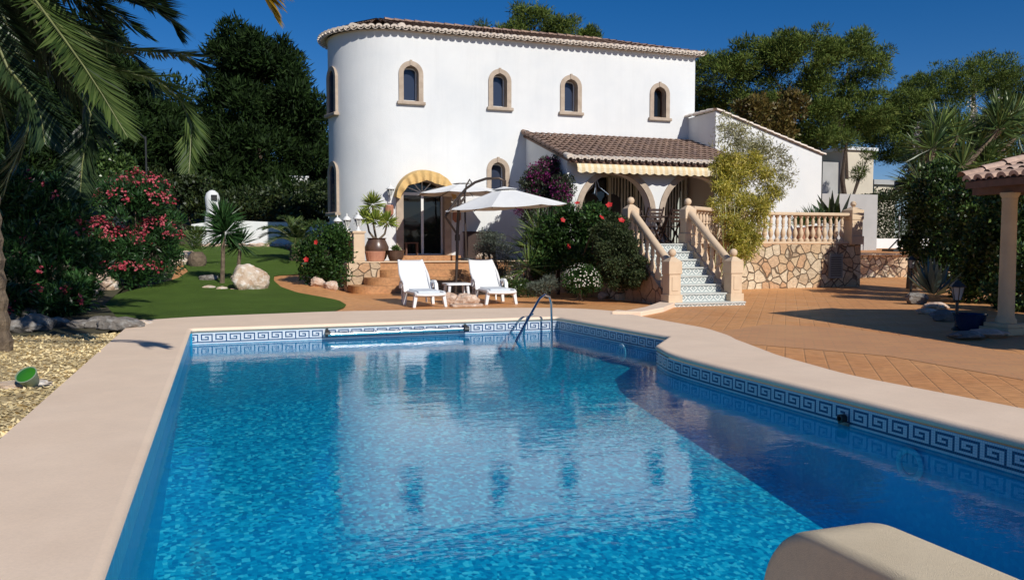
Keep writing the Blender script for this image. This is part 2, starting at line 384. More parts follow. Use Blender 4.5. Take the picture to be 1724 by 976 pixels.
def clumpy(lobes,n,k=9,sub=(.28,.5),shell=.35,zmin=None,flat=.8,keep=1.):
    """points and outward normals over lobes (cx,cy,cz,rx,ry,rz), each broken up into smaller clumps"""
    S=[]
    for l in lobes:
        c=np.array(l[:3]);r=np.array(l[3:6])
        for j in range(k):
            d=RNG.normal(size=3);d/=np.linalg.norm(d)
            if RNG.random()>keep:continue
            s=RNG.uniform(*sub)
            S.append((c+d*r*(1-s*.55)*RNG.uniform(.75,1.08),r.mean()*s*np.array([1,1,flat])))
        S.append((c,r*.72))
    w=np.array([s[1].prod()**(2/3) for s in S]);w/=w.sum()
    idx=RNG.choice(len(S),n,p=w);c=np.array([s[0] for s in S])[idx];r=np.array([s[1] for s in S])[idx]
    d=nrm(RNG.normal(size=(n,3)));d[:,2]=np.where((d[:,2]<-.3)&(RNG.random(n)<.5),-d[:,2],d[:,2])
    rad=(shell+(1-shell)*RNG.random(n)**.5)[:,None]*(1+.10*RNG.normal(size=(n,1)))
    P=c+d*r*rad+RNG.normal(size=(n,3))*.035*l[3];N=nrm(d/r)
    if zmin is not None:
        k_=P[:,2]>zmin;P=P[k_];N=N[k_]
    return P,N
def rnd(n,a,b):return RNG.uniform(a,b,n)
def bush(name,label,cat,lobes,n,L,W,mat,loc=None,up_=.3,group=None,extra=None,k=9,shell=.35,stem=True,keep=1.,sub=(.28,.5),spread=.8):
    z0=min(l[2]-l[5] for l in lobes);cx=sum(l[0] for l in lobes)/len(lobes);cy=sum(l[1] for l in lobes)/len(lobes)
    loc=loc or (cx,cy,z0)
    t=thing(name,label,cat,loc,group=group)
    P,N=clumpy(lobes,n,k,sub,shell,loc[2]-.02,keep=keep);m=len(P)
    D=N+RNG.normal(size=(m,3))*spread+np.array([0,0,up_])
    sets=[(P,D,rnd(m,L*.6,L*1.25),rnd(m,W*.7,W*1.2),mat)]
    leafmesh('foliage',sets,t)
    if stem:
        b=B()
        for l in lobes:
            for q in range(2):
                e=Vector((l[0]+random.uniform(-.3,.3)*l[3],l[1]+random.uniform(-.3,.3)*l[4],l[2]+.2*l[5]))
                s0=Vector(loc)+Vector((random.uniform(-.1,.1),random.uniform(-.1,.1),0))
                b.tube([s0,(s0+e)/2+Vector((random.uniform(-.1,.1),random.uniform(-.1,.1),0)),e],[.03,.022,.01],6)
        b.build('stem',BARK,t)
    if extra:extra(t)
    return t
def flowers(t,spots,r,mat,name='flower',petals=5):
    """spots: (P,N) arrays; five petals each"""
    P,N=spots;n=len(P);A=[];D_=[]
    N=nrm(N)
    X=nrm(np.cross(N,RNG.normal(size=(n,3))));Yv=np.cross(N,X)
    for j in range(petals):
        a=2*PI*j/petals
        A.append(P);D_.append(X*math.cos(a)+Yv*math.sin(a)+N*.45)
    P2=np.concatenate(A);D2=np.concatenate(D_);S2=np.concatenate([np.cross(N,X*math.cos(2*PI*j/petals)+Yv*math.sin(2*PI*j/petals)) for j in range(petals)])
    return leafmesh(name,[(P2,D2,r,r*1.15,mat,S2)],t)
def tree(name,label,cat,base,lobes,n,L,W,mat,tr=.25,group=None,k=14,shell=.3,up_=.5,flat=.7,trunkpts=None,sub=(.25,.45),keep=1.,extra=None):
    t=thing(name,label,cat,base,group=group)
    P,N=clumpy(lobes,n,k,sub,shell,None,flat,keep);m=len(P)
    # needle tufts: three blades from nearly one point
    D=N+RNG.normal(size=(m,3))*.75+np.array([0,0,up_])
    leafmesh('crown',[(P,D,rnd(m,L*.6,L*1.3),rnd(m,W*.7,W*1.3),mat)],t)
    b=B();base=Vector(base)
    top=Vector(max(lobes,key=lambda l:l[2])[:3])
    tp=trunkpts or [base,base.lerp(top,.35)+Vector((.2,0,0)),base.lerp(top,.7)-Vector((.2,0,0)),top]
    kk=len(tp);b.tube(tp,[tr*(1-.75*i/(kk-1)) for i in range(kk)],8)
    for l in lobes:
        q=Vector(l[:3]);s0=Vector(tp[1]).lerp(Vector(tp[-1]),random.uniform(.1,.6))
        b.tube([s0,s0.lerp(q,.5)+Vector((0,0,random.uniform(-.3,.4))),q],[tr*.4,tr*.28,tr*.1],6)
    b.build('trunk',BARK,t)
    return t
def frond_pts(c,az,el,L,droop,n=14):
    d=np.array([math.cos(az)*math.cos(el),math.sin(az)*math.cos(el),math.sin(el)]);T=np.linspace(0,1,n)
    return [np.array(c)+d*L*t-np.array([0,0,droop*L*t*t]) for t in T]
def frond_sets(pts,ll,lw,mat,npl=70,vee=.35,hang=.25,start=.12):
    pts=np.array([np.array(p) for p in pts]);k=len(pts)
    T=np.linspace(start,.985,npl);f=T*(k-1);i=np.minimum(f.astype(int),k-2);g=(f-i)[:,None]
    P=pts[i]*(1-g)+pts[i+1]*g;tan=nrm(pts[i+1]-pts[i])
    side=nrm(np.cross(tan,np.array([0,0,1.])+np.zeros_like(tan)));upv=np.cross(side,tan)
    out=[]
    prof=np.sin(np.clip((T-start)/(1-start)*.93+.08,0,1)*PI)**.55
    for s in(-1,1):
        D=side*s+tan*(.45+.9*T[:,None])+upv*vee+np.array([0,0,-hang])+RNG.normal(size=P.shape)*.07
        Sv=np.cross(nrm(D),nrm(upv+RNG.normal(size=P.shape)*.3))
        out.append((P,D,ll*prof*rnd(npl,.85,1.1),np.full(npl,lw),mat,Sv))
    return out
def palm(name,label,base,crown,fronds,mats,ll=.42,lw=.035,tr=.22,group=None,npl=70,custom=(),cat='palm tree',tb=None):
    t=thing(name,label,cat,base,group=group);sets=[];b=B()
    allf=[(frond_pts(crown,*f),mats[i%len(mats)],0) for i,f in enumerate(fronds)]+[(a,c,1) for a,c in custom]
    for pts,mt,cu in allf:
        sets+=frond_sets(pts,ll*(1.15 if cu else 1),lw,mt,int(npl*(1.7 if cu else 1)),hang=.5 if cu else .25)
        b.tube([Vector(p) for p in pts[::2]]+[Vector(pts[-1])],[max(.006,.022*(1-j/(len(pts[::2])+.5))) for j in range(len(pts[::2])+1)],5)
    leafmesh('frond_leaflets',sets,t);b.build('frond_stalks',simple('frond_stalk',(.20,.22,.08),(.14,.15,.06),.5),t)
    b=B();Z=crown[2]-base[2];prof=[];k=max(6,int(Z/.12))
    for j in range(k+1):
        z=Z*j/k;r=tr*(1+.25*math.exp(-z*3))*(1.1 if j%2 else .94);prof.append((r,z))
    if tb:prof=tb
    vs0=len(b.v);b.lathe(prof,(0,0,0),12)
    b.v=[(x+base[0]+(crown[0]-base[0])*min(1,z/max(Z,.01)),y+base[1]+(crown[1]-base[1])*min(1,z/max(Z,.01)),z+base[2]) for x,y,z in b.v]
    b.build('trunk',PBARK,t);return t
def rosette(c,n,L,W,mat,el=(-.3,1.3)):
    az=rnd(n,0,2*PI);e=rnd(n,*el)
    D=np.stack([np.cos(az)*np.cos(e),np.sin(az)*np.cos(e),np.sin(e)],1)
    return (np.array(c)+D*.04,D,rnd(n,L*.8,L*1.1),np.full(n,W),mat)
def rock_mesh(b,c,r,seed,m=0,sub=4):
    bm=bmesh.new();bmesh.ops.create_icosphere(bm,subdivisions=sub,radius=1);rg=np.random.default_rng(seed)
    planes=nrm(rg.normal(size=(16,3)));ds=rg.uniform(.68,1.0,16)
    vs=[]
    from mathutils import noise as mn
    for v in bm.verts:
        p=np.array(v.co)
        for q,d in zip(planes,ds):
            e=p@q-d
            if e>0:p=p-q*e
        q_=Vector(p)+Vector((seed*1.7,0,0));p=p*(1+.16*mn.noise(q_*2)+.09*mn.noise(q_*5)+.05*mn.noise(q_*11))
        vs.append((c[0]+p[0]*r[0],c[1]+p[1]*r[1],c[2]+p[2]*r[2]))
    bm.verts.index_update();b.add(vs,[[v.index for v in f.verts] for f in bm.faces],m);bm.free()
def rock(label,c,r,seed,mat=ROCKW,group=None,name='rock',cat='rock'):
    b=B();rock_mesh(b,(0,0,0),r,seed)
    o=b.build(name,mat,None,smooth=True);o.location=(c[0],c[1],c[2]+r[2]*.62);return tag(o,label,cat,group)
# ============================================================ SETTING
def grid(name,xs,ys,fn,mat,skip=lambda x,y:False,dz=0):
    b=B();ix={};v=[];f=[]
    for j,y in enumerate(ys):
        for i,x in enumerate(xs):v.append((x,y,fn(x,y)+dz))
    nx=len(xs)
    for j in range(len(ys)-1):
        for i in range(nx-1):
            if skip((xs[i]+xs[i+1])/2,(ys[j]+ys[j+1])/2):continue
            f.append((j*nx+i,j*nx+i+1,(j+1)*nx+i+1,(j+1)*nx+i))
    b.add(v,f);return struct(b.build(name,mat,smooth=True))
hole=lambda x,y:(-.9<x<5.4 and 1.8<y<14) or (5.3<x<6.15 and 9.3<y<14)
EARTH=simple('dry_earth',(.11,.08,.045),(.05,.055,.02),.95,sc=.6,bsc=5,bd=.1)
xs=sorted(set([-600,-300,-150,-90,-60]+[x for x in range(-45,61,3)]+[-.9,5.4,6.15,90,150,300,600]))
ys=sorted(set([-600,-200,-60,-20,-8]+[-2,1.8,9.3,14,15,17,18]+[y for y in range(20,100,3)]+[130,200,350,700]))
grid('ground',xs,ys,hfar,EARTH,hole,-.05)
pxs=sorted(set([-1.2,-.9,0,1,2,2.3,2.5,2.7,2.9,3.1,4,5,5.4,6.15]+list(range(7,36))+[12.5,13.5]))
pys=sorted(set([-6,-2,1,1.8,9.3,14,15,16]+list(range(17,42))))
grid('patio',pxs,pys,hgt,PATIO,hole,0)
# inlay of small grey bricks in the paving
poly=[G(1180,563),G(1290,546),G(1420,552),G(1560,572),G(1724,598),G(1724,640),G(1500,600),G(1330,585),G(1240,578)]
b=B();b.add([(p.x,p.y,.004) for p in poly],[tuple(q) for q in tessellate_polygon([[Vector((p.x,p.y,0)) for p in poly]])])
struct(b.build('paving_inlay',inlay_mat()))
# gravel bed
def stain(m):
    nt=m.node_tree;p=[n for n in nt.nodes if n.type=='BSDF_PRINCIPLED'][0];l=p.inputs['Base Color'].links[0].from_socket
    c=mixc(nt,1.,l,ramp(nt,noise(nt,2.2,8,None,.7),[(.35,1.02),(.65,.95)]),'MULTIPLY')
    c=mixc(nt,1.,c,ramp(nt,noise(nt,70,3,None,.7),[(.35,.96),(.6,1.02)]),'MULTIPLY')
    c=mixc(nt,1.,c,ramp(nt,noise(nt,6,8,None,.75,1.5),[(.68,1.),(.8,.93)]),'MULTIPLY');nt.links.new(c,p.inputs['Base Color'])
stain(COP)
GRAV=simple('gravel_bed_sand',(.62,.48,.25),(.48,.36,.18),.95,sc=8,bsc=60,bd=.02,fine=40)
b=B();b.add([(-9,-3,0),(-1.33,-3,0),(-1.33,13.1,0),(-9,13.1,0)],[(0,1,2,3)]);o=struct(b.build('gravel_base',GRAV));o.location.z=-.004
n=26000;P=np.stack([-1.36-RNG.random(n)**1.3*4.6,rnd(n,3.0,13.1),rnd(n,-.002,.012)],1)
D=RNG.normal(size=(n,3))*np.array([1,1,.18]);S=np.cross(nrm(D),np.array([0,0,1.])+RNG.normal(size=(n,3))*.35)
CHIP=dm('wood_chip_gravel',(.62,.47,.22),(.90,.74,.42),(.78,.62,.35),trans=0.,rough=.9,spec=.1)
o=leafmesh('gravel',[(P,D,rnd(n,.03,.07),rnd(n,.018,.035),CHIP,S)]);tag(o,'pale yellow bark chips and gravel beside the pool edge','gravel',kind='stuff')
# coping ring
def dense(pts,step=.25,closed=True):
    out=[];n=len(pts)
    for i in range(n if closed else n-1):
        a=Vector(pts[i]);c=Vector(pts[(i+1)%n]);k=max(1,int((c-a).length/step))
        out+=[a.lerp(c,j/k) for j in range(k)]
    if not closed:out.append(Vector(pts[-1]))
    return out
def round_poly(pts,r,seg=5):
    out=[];n=len(pts)
    for i in range(n):
        p=Vector(pts[i][:2]);a=Vector(pts[i-1][:2]);c=Vector(pts[(i+1)%n][:2]);rr=pts[i][2] if len(pts[i])>2 else r
        d1=(a-p);d2=(c-p);rr=min(rr,d1.length*.45,d2.length*.45);s=p+d1.normalized()*rr;e=p+d2.normalized()*rr
        for j in range(seg+1):
            t=j/seg;out.append(s*(1-t)**2+p*2*t*(1-t)+e*t*t)
    return out
inner=round_poly([(-.47,2.2),(4.9,2.2),(4.87,7.6,.6),(4.90,8.35,.3),(5.10,9.0,.06),(5.80,9.85,.12),(5.52,13.2),(-.47,13.15)],.12)
g=lambda x,y:tuple(G(x,y)[:2])
outer=round_poly([(-1.38,1.4),(5.85,1.4),(5.8,4.6),g(1430,637),(5.95,7.75,.2),g(1272,588)+(.25,),g(1238,575)+(.05,),g(1228,569)+(.2,),g(1190,556),g(1130,545),g(1072,534),g(1035,526)+(1,),g(960,521)+(1,),g(860,521)+(1,),g(560,527),g(330,536)+(1,),(-1.38,14.75,.05)],.3)
cz=.035
b=B();off=.02
def offs(loop,d):
    n=len(loop);o=[]
    for i in range(n):
        t=(loop[(i+1)%n]-loop[i-1]).normalized();o.append(loop[i]+Vector((-t.y,t.x))*d)
    return o
# inner loop is anticlockwise: left normal points into the water
prof=[(-.03,cz)]+[(-.03+.05*math.sin(a),cz-.035+.035*math.cos(a)) for a in (R(30),R(60),R(90),R(120),R(150),R(180))]+[(-.06,cz-.07)]
rings=[offs(inner,d) for d,z in prof]
ti=tessellate_polygon([[Vector((p.x,p.y,0)) for p in outer],[Vector((p.x,p.y,0)) for p in rings[0]]])
b.add([(p.x,p.y,cz) for p in outer]+[(p.x,p.y,cz) for p in rings[0]],[tuple(q) for q in ti])
n=len(outer);b.add([(p.x,p.y,cz) for p in outer]+[(p.x,p.y,-.05) for p in outer],[(i,(i+1)%n,n+(i+1)%n,n+i) for i in range(n)])
n=len(inner);vs=[(p.x,p.y,prof[k][1]) for k,rg in enumerate(rings) for p in rg]
b.add(vs,[(k*n+i,k*n+(i+1)%n,(k+1)*n+(i+1)%n,(k+1)*n+i) for k in range(len(prof)-1) for i in range(n)])
struct(b.build('pool_coping',COP,smooth=True))
# pool shell: mosaic walls, floor, greek-key band made of single mosaic tiles
FL=lambda x,y:-.49-.005*(13.2-y)-.105*max(0,9.6-y)
loop=dense([(p.x,p.y,0) for p in inner],.4);n=len(loop)
b=B();b.add([(p.x,p.y,-.04) for p in loop]+[(p.x,p.y,FL(p.x,p.y)-.02) for p in loop],[(i,(i+1)%n,n+(i+1)%n,n+i) for i in range(n)],0)
fy=[2.15,9.6,13.3];b.add([(x,y,FL(x,y)) for y in fy for x in(-.5,5.95)],[(0,1,3,2),(2,3,5,4)],1)
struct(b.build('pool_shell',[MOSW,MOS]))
KEY=["WWWWWWWWWWW",
     "BBBBBBBBBWW",
     "BWWWWWWWBWW",
     "BWWBBBWWBWW",
     "BWWBWWWWBWW",
     "BWWBBBBBBWW",
     "BWWWWWWWWWW",
     "BBBBBBBBBBB",
     "WWWWWWWWWWW"]
cell=.0186
b=B();path=[Vector((p.x,p.y)) for p in inner];path.append(path[0]);acc=0;col=0
cum=[0]
for i in range(len(path)-1):cum.append(cum[-1]+(path[i+1]-path[i]).length)
tot=cum[-1];seg=0
def at_len(s):
    global seg
    while seg<len(cum)-2 and cum[seg+1]<s:seg+=1
    t=(s-cum[seg])/max(1e-6,cum[seg+1]-cum[seg]);p=path[seg].lerp(path[seg+1],t);d=(path[seg+1]-path[seg]).normalized()
    return p+Vector((-d.y,d.x))*.004
ncell=int(tot/cell)
for c_ in range(ncell):
    p=at_len(c_*cell+.001);q=at_len((c_+1)*cell-.001)
    if p.x<-.43:continue
    for r_,row in enumerate(KEY):
        z1=-.042-r_*cell-.001;z0=z1-cell+.002
        b.add([(p.x,p.y,z0),(q.x,q.y,z0),(q.x,q.y,z1),(p.x,p.y,z1)],[(0,1,2,3)],0 if row[c_%11]=='W' else 1)
struct(b.build('greek_key_band',[KW,KB]))
# water
def water_mat():
    m=bpy.data.materials.new('pool_water');m.use_nodes=True;nt=m.node_tree;nt.nodes.clear();out=nt.nodes.new('ShaderNodeOutputMaterial')
    tr=nt.nodes.new('ShaderNodeBsdfTransparent');tr.inputs[0].default_value=(.46,.92,.96,1)
    gl=nt.nodes.new('ShaderNodeBsdfGlossy');gl.inputs['Roughness'].default_value=.012
    ge=nt.nodes.new('ShaderNodeNewGeometry')
    dt=nt.nodes.new('ShaderNodeVectorMath');dt.operation='DOT_PRODUCT';nt.links.new(ge.outputs['Incoming'],dt.inputs[0])
    def mth(op,a,b=0.):
        n=nt.nodes.new('ShaderNodeMath');n.operation=op
        for i,v in enumerate((a,b)):
            if isinstance(v,bpy.types.NodeSocket):nt.links.new(v,n.inputs[i])
            else:n.inputs[i].default_value=v
        return n.outputs[0]
    fr=mth('ADD',mth('MULTIPLY',mth('POWER',mth('SUBTRACT',1.,mth('ABSOLUTE',dt.outputs['Value'])),5.),.97),.035)
    vec=coord(nt);mp=nt.nodes.new('ShaderNodeMapping');mp.inputs['Scale'].default_value=(1.,1.5,1);nt.links.new(vec,mp.inputs[0])
    a=noise(nt,1.6,3,mp.outputs[0]);c=noise(nt,7.,3,mp.outputs[0]);d=noise(nt,22.,2,mp.outputs[0])
    s=nd(nt,'ShaderNodeMath',operation='MULTIPLY_ADD');nt.links.new(c,s.inputs[0]);s.inputs[1].default_value=.30;nt.links.new(a,s.inputs[2])
    s2=nd(nt,'ShaderNodeMath',operation='MULTIPLY_ADD');nt.links.new(d,s2.inputs[0]);s2.inputs[1].default_value=.09;nt.links.new(s.outputs[0],s2.inputs[2])
    bp=nd(nt,'ShaderNodeBump',Strength=1.,Distance=.0045);nt.links.new(s2.outputs[0],bp.inputs['Height'])
    nt.links.new(bp.outputs[0],gl.inputs['Normal']);nt.links.new(bp.outputs[0],dt.inputs[1])
    mx=nt.nodes.new('ShaderNodeMixShader');nt.links.new(fr,mx.inputs[0]);nt.links.new(tr.outputs[0],mx.inputs[1]);nt.links.new(gl.outputs[0],mx.inputs[2])
    df=nt.nodes.new('ShaderNodeBsdfDiffuse');df.inputs[0].default_value=(.0,.16,.55,1)  # blue diffuse share paints the haze of light scattered in the water
    m2=nt.nodes.new('ShaderNodeMixShader');m2.inputs[0].default_value=.2;nt.links.new(tr.outputs[0],m2.inputs[1]);nt.links.new(df.outputs[0],m2.inputs[2])
    nt.links.new(m2.outputs[0],mx.inputs[1]);nt.links.new(mx.outputs[0],out.inputs[0]);return m
WZ=-.215
b=B();lp=[Vector((p.x,p.y)) for p in offs(inner,-.01)]
b.add([(p.x,p.y,WZ) for p in lp],[tuple(q) for q in tessellate_polygon([[Vector((p.x,p.y,0)) for p in lp]])])
o=struct(b.build('pool_water',water_mat()))
if o.data.polygons[0].normal.z<0:o.data.flip_normals()
# underwater lamps and skimmer mouth
def ringlight(c,nrml_x,label):
    t=thing('underwater_light',label,'pool light',c,group='round underwater lights in the pool wall')
    b=B();b.lathe([(.13,0),(.13,.012),(.10,.02),(.085,.012),(.085,0)],(0,0,0),20);b.v=[(-z,x,y) for x,y,z in b.v];b.build('rim',simple('pale_blue_plastic',(.45,.62,.70),None,.4),t,local=True)
    b=B();b.lathe([(.083,0),(.07,.008),(0.001,.012)],(0,0,0),20);b.v=[(-z,x,y) for x,y,z in b.v];b.build('lens',simple('lamp_lens_blue',(.10,.30,.42),None,.2),t,local=True)
ringlight((4.872,4.75,-.36),-1,'round pale underwater light in the near right pool wall')
ringlight((5.60,10.9,-.32),-1,'round pale underwater light in the wall near the pool corner')
t=thing('skimmer_jet','small dark nozzle on the Greek key band of the right pool wall','pool fitting',(4.87,5.45,-.15))
b=B();b.lathe([(.035,0),(.035,.05),(.022,.055),(.02,.02)],(0,0,0),14);b.v=[(-z,x,y) for x,y,z in b.v];b.build('nozzle',DARK,t,local=True)
b=B();b.box(-.012,0,-.06,.06,-.06,-.03);b.build('face_plate',ROCKG,t,local=True)
# lawn
rows=[(14.9,-1.5,-1.2),(15.2,-2.4,.4)]
Lp=[OH(*q) for q in((95,552),(115,538),(140,522),(190,500),(250,484),(300,470),(318,458),(322,448),(310,438))]
Rp=[OH(*q) for q in((250,542),(560,526.5),(580,520),(583,515),(570,508),(540,502),(500,494),(473,484),(461,474),(462,465))]
def interp(pts,y,key):
    pts=sorted(pts,key=lambda p:p.y)
    if y<=pts[0].y:return pts[0].x
    for a,c in zip(pts,pts[1:]):
        if a.y<=y<=c.y:return a.x+(c.x-a.x)*(y-a.y)/max(1e-6,c.y-a.y)
    return pts[-1].x
v=[];f=[];ysl=[14.8+.2*i for i in range(96)];NX=14
for y in ysl:
    xl=interp(Lp,y,0) if y>15.0 else -2.0
    xr=interp(Rp,y,0) if y<Rp[-1].y else min(3.0,Rp[-1].x+(y-Rp[-1].y)*2.5)
    xl=min(xl,xr-.05)-(max(0,y-24)*.12)
    for i in range(NX+1):
        x=xl+(xr-xl)*i/NX;v.append((x,y,hgt(x,y)+.02))
for j in range(len(ysl)-1):
    for i in range(NX):f.append((j*(NX+1)+i,j*(NX+1)+i+1,(j+1)*(NX+1)+i+1,(j+1)*(NX+1)+i))
b=B();b.add(v,f);struct(b.build('lawn',lawn_mat(),smooth=True))
# planting soil under the left shrubs
b=B();b.add([(-9,13.1,.006),(-1.6,13.1,.006),(-1.6,15,.006),(-2.2,18,.1),(-2.0,24,.56),(-9,24,.56)],[(0,1,2,3),(0,3,4,5)]);struct(b.build('soil_bed',EARTH))
# raised kerb that runs from the pool deck to the staircase
kp=[G(*q) for q in((1035,530),(1065,531),(1100,524),(1128,513))];b=B()
for a,c in zip(kp,kp[1:]):
    pass
out_=[];inn_=[]
for i,p in enumerate(kp):
    t_=(kp[min(i+1,3)]-kp[max(i-1,0)]).normalized();nn=Vector((t_.y,-t_.x,0));out_.append(p+nn*.2);inn_.append(p-nn*.16)
pl=[(p.x,p.y) for p in out_]+[(p.x,p.y) for p in inn_[::-1]]
b.prism(pl,-.02,.085);o=struct(b.build('kerb',COP,bevel=.015))
# ============================================================ VILLA
YW=25.;TC=(5.25,26.93);TR=1.93;XR=15.58;ZT=7.78
def arch_loop(cx,w,z0,ztop,seg=12,r=None):
    h=w/2;rz=r if r is not None else h
    pts=[(cx-h,z0),(cx+h,z0)]
    for j in range(seg+1):
        a=PI*j/seg;pts.append((cx+h*math.cos(a),ztop-rz+rz*math.sin(a)))
    return pts
villa=thing('villa','two storey white villa with a rounded left end, arched windows and clay tiled roof','house',(10,27,.9))
wins=[(5.57,.47,5.66,6.72),(8.44,.47,5.64,6.68),(10.9,.47,5.62,6.66),(14.2,.47,5.60,6.62),(8.38,.47,2.85,3.88)]
b=B()
fnw=lambda u,w,d:(u,YW+d,w)
holes=[arch_loop(c,w,a,z) for c,w,a,z in wins]+[arch_loop(5.95,1.30,.94,3.22,14,.42)]
b.holed([(TC[0],-.05),(XR,-.05),(XR,ZT),(TC[0],ZT)],holes,fnw,.30,0,1)
arc=[(TC[0]+TR*math.sin(a),TC[1]-TR*math.cos(a)) for a in [-PI*j/48 for j in range(49)]]
pts=arc+[(XR,30),(XR,YW)];
n=len(arc);b.add([(x,y,-.05) for x,y in arc]+[(x,y,ZT) for x,y in arc],[(i,i+1,n+i+1,n+i) for i in range(n-1)])
pts=pts[len(arc)-1:]
for (x0,y0),(x1,y1) in zip(pts,pts[1:]):b.add([(x0,y0,-.05),(x1,y1,-.05),(x1,y1,ZT),(x0,y0,ZT)],[(0,1,2,3)])
wall=b.build('wall',[W_,SAND],villa,smooth=True)
def arch_window(parent,c,w,a,z,Y,dark=False,recess=.24,frame_w=.145,nm='window'):
    fn=lambda u,ww,d:(u,Y+d,ww)
    # stone surround, proud of the wall
    b=B();o_=arch_loop(c,w+2*frame_w,a-.02,z+frame_w,16);i_=arch_loop(c,w,a,z,16)
    b.holed(o_,[i_],lambda u,ww,d:(u,Y-.04+d,ww),.06);n=len(o_)
    b.add([(u,Y-.04,ww) for u,ww in o_]+[(u,Y+.02,ww) for u,ww in o_],[(i,(i+1)%n,n+(i+1)%n,n+i) for i in range(n)])
    b.box(c-.035,c+.035,Y-.06,Y,z+.01,z+frame_w+.03)
    fr=b.build('window_surround',SAND,parent)
    b=B();b.box(c-w/2-frame_w-.06,c+w/2+frame_w+.06,Y-.11,Y+.005,a-.12,a-.02);b.build('sill',SAND,fr,bevel=.02)
    b=B();pw=w*.96;i2=arch_loop(c-.0,pw,a+.02,z-.02,12,w*.2)
    b.holed(i2,[arch_loop(c,pw-.08,a+.06,z-.06,12,w*.16)],lambda u,ww,d:(u,Y+recess+d,ww),.03)
    b.build('window_frame',WHITEM if not dark else WOODB,fr)
    b=B();l=arch_loop(c,pw-.06,a+.05,z-.05,12,w*.18);b.add([(u,Y+recess+.02,ww) for u,ww in l],[tuple(range(len(l)))]);b.build('pane',GLASS if not dark else DGLASS,fr)
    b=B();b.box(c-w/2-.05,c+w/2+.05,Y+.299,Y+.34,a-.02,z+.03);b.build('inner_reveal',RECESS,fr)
for i,(c,w,a,z) in enumerate(wins):arch_window(villa,c,w,a,z,YW,dark=(i==3))
# the two narrow windows on the rounded end
for a,z in((5.40,6.70),(2.30,3.75)):
    ph=R(76);M=Matrix.Translation((TC[0]-TR*math.sin(ph),TC[1]-TR*math.cos(ph),0))@Matrix.Rotation(-ph,4,'Z')
    tf=lambda bb:setattr(bb,'v',[tuple(M@Vector(v)) for v in bb.v])
    b=B();o_=arch_loop(0,.76,a-.02,z+.14,16);i_=arch_loop(0,.47,a,z,16);n=len(o_)
    b.holed(o_,[i_],lambda u,ww,d:(u,-.05+d,ww),.045);b.add([(u,-.05,ww) for u,ww in o_]+[(u,.08,ww) for u,ww in o_],[(i,(i+1)%n,n+(i+1)%n,n+i) for i in range(n)]);tf(b)
    fr=b.build('window_surround',SAND,villa)
    b=B();b.box(-.44,.44,-.12,.06,a-.12,a-.02);tf(b);b.build('sill',SAND,fr,bevel=.02)
    b=B();b.add([(u,-.006,ww) for u,ww in i_],[tuple(range(n))]);tf(b);b.build('pane',GLASS,fr)
# tiled roofs ---------------------------------------------------------------
def rib(b,a,c,r,m=0,course=.36,first=None,capm=None,upv=None,seg=6):
    """half-round cover tiles from eave point a to top point c"""
    a=Vector(a);c=Vector(c);d=c-a;L=d.length
    if L<.05:return
    d.normalize();x=d.cross(Vector((0,0,1))).normalized();z=x.cross(d)
    if z.z<0:z=-z
    k=max(1,int(L/course+.5))
    for j in range(k):
        p0=a+d*(L*j/k-(.02 if j else 0));p1=a+d*(L*(j+1)/k);jr=random.uniform(-.006,.006)
        vs=[]
        for p,rr,lift in((p0,r*1.06,.012),(p1,r*.84,0)):
            for q in range(seg+1):
                t=PI*q/seg;vs.append(p+x*(math.cos(t)*rr+jr)+z*(math.sin(t)*rr*.85+lift))
        mm=first if (j==0 and first is not None) else m
        b.add(vs,[(q,q+1,seg+2+q,seg+1+q) for q in range(seg)],mm)
        if j==0:
            if capm is not None:
                e=[p0-d*.002+x*(math.cos(PI*q/seg)*r*.62)+z*(math.sin(PI*q/seg)*r*.46) for q in range(seg+1)]
                o2=[p0-d*.002+x*(math.cos(PI*q/seg)*r*1.08)+z*(math.sin(PI*q/seg)*r*.95+.012) for q in range(seg+1)]
                b.add(o2+e,[(q,q+1,seg+2+q,seg+1+q) for q in range(seg)],capm)
                e2=[v+d*.05 for v in e];b.add(e2,[tuple(range(seg+1))],2)
def pan(b,a,d,r,L=.30,m=1,seg=6):
    """upturned gutter tile whose end shows below and between the cover tiles"""
    a=Vector(a);d=Vector(d).normalized();x=d.cross(Vector((0,0,1))).normalized();z=x.cross(d)
    if z.z<0:z=-z
    vs=[]
    for p in(a,a+d*L):
        for rr in(r,r-.018):
            for q in range(seg+1):
                t=PI*q/seg;vs.append(p+x*math.cos(t)*rr-z*(math.sin(t)*rr*.8-.03))
    k=seg+1;b.add(vs,[(q,q+1,k+q+1,k+q) for q in range(seg)]+[(q,q+1,2*k+q+1,2*k+q) for q in range(seg)]+[(k+q,k+q+1,3*k+q+1,3*k+q) for q in range(seg)],m)
SHADEM=simple('tile_hollow_shade',(.10,.06,.05),None,.9)  # dark colour put in as shade inside tile ends and between ribs
sp=.225;ov=.24;EZ=ZT+.0
RY=28.6;RZ=8.95;x_r=13.7
b=B()
y0=YW-ov;ridge_z=lambda y:EZ+(y-y0)*(RZ-EZ)/(RY-y0)
def front_top(x):
    # height reached on the front slope for a rib at x (hip on the right)
    if x<=x_r:return RY
    return y0+(RY-y0)*(XR+ov-x)/(XR+ov-x_r)
x=TC[0]
while x<XR+ov-.05:
    yt=front_top(x);rib(b,(x,y0,EZ),(x,yt,ridge_z(yt)),.100,0,first=1,capm=1);pan(b,(x+sp/2,y0-.02,EZ-.01),(0,1,.3),.10);x+=sp
b.add([(TC[0],y0+.03,EZ-.01),(XR+ov-.03,y0+.03,EZ-.01),(x_r,RY,RZ-.01),(TC[0],RY,RZ-.01)],[(0,1,2,3)],2)
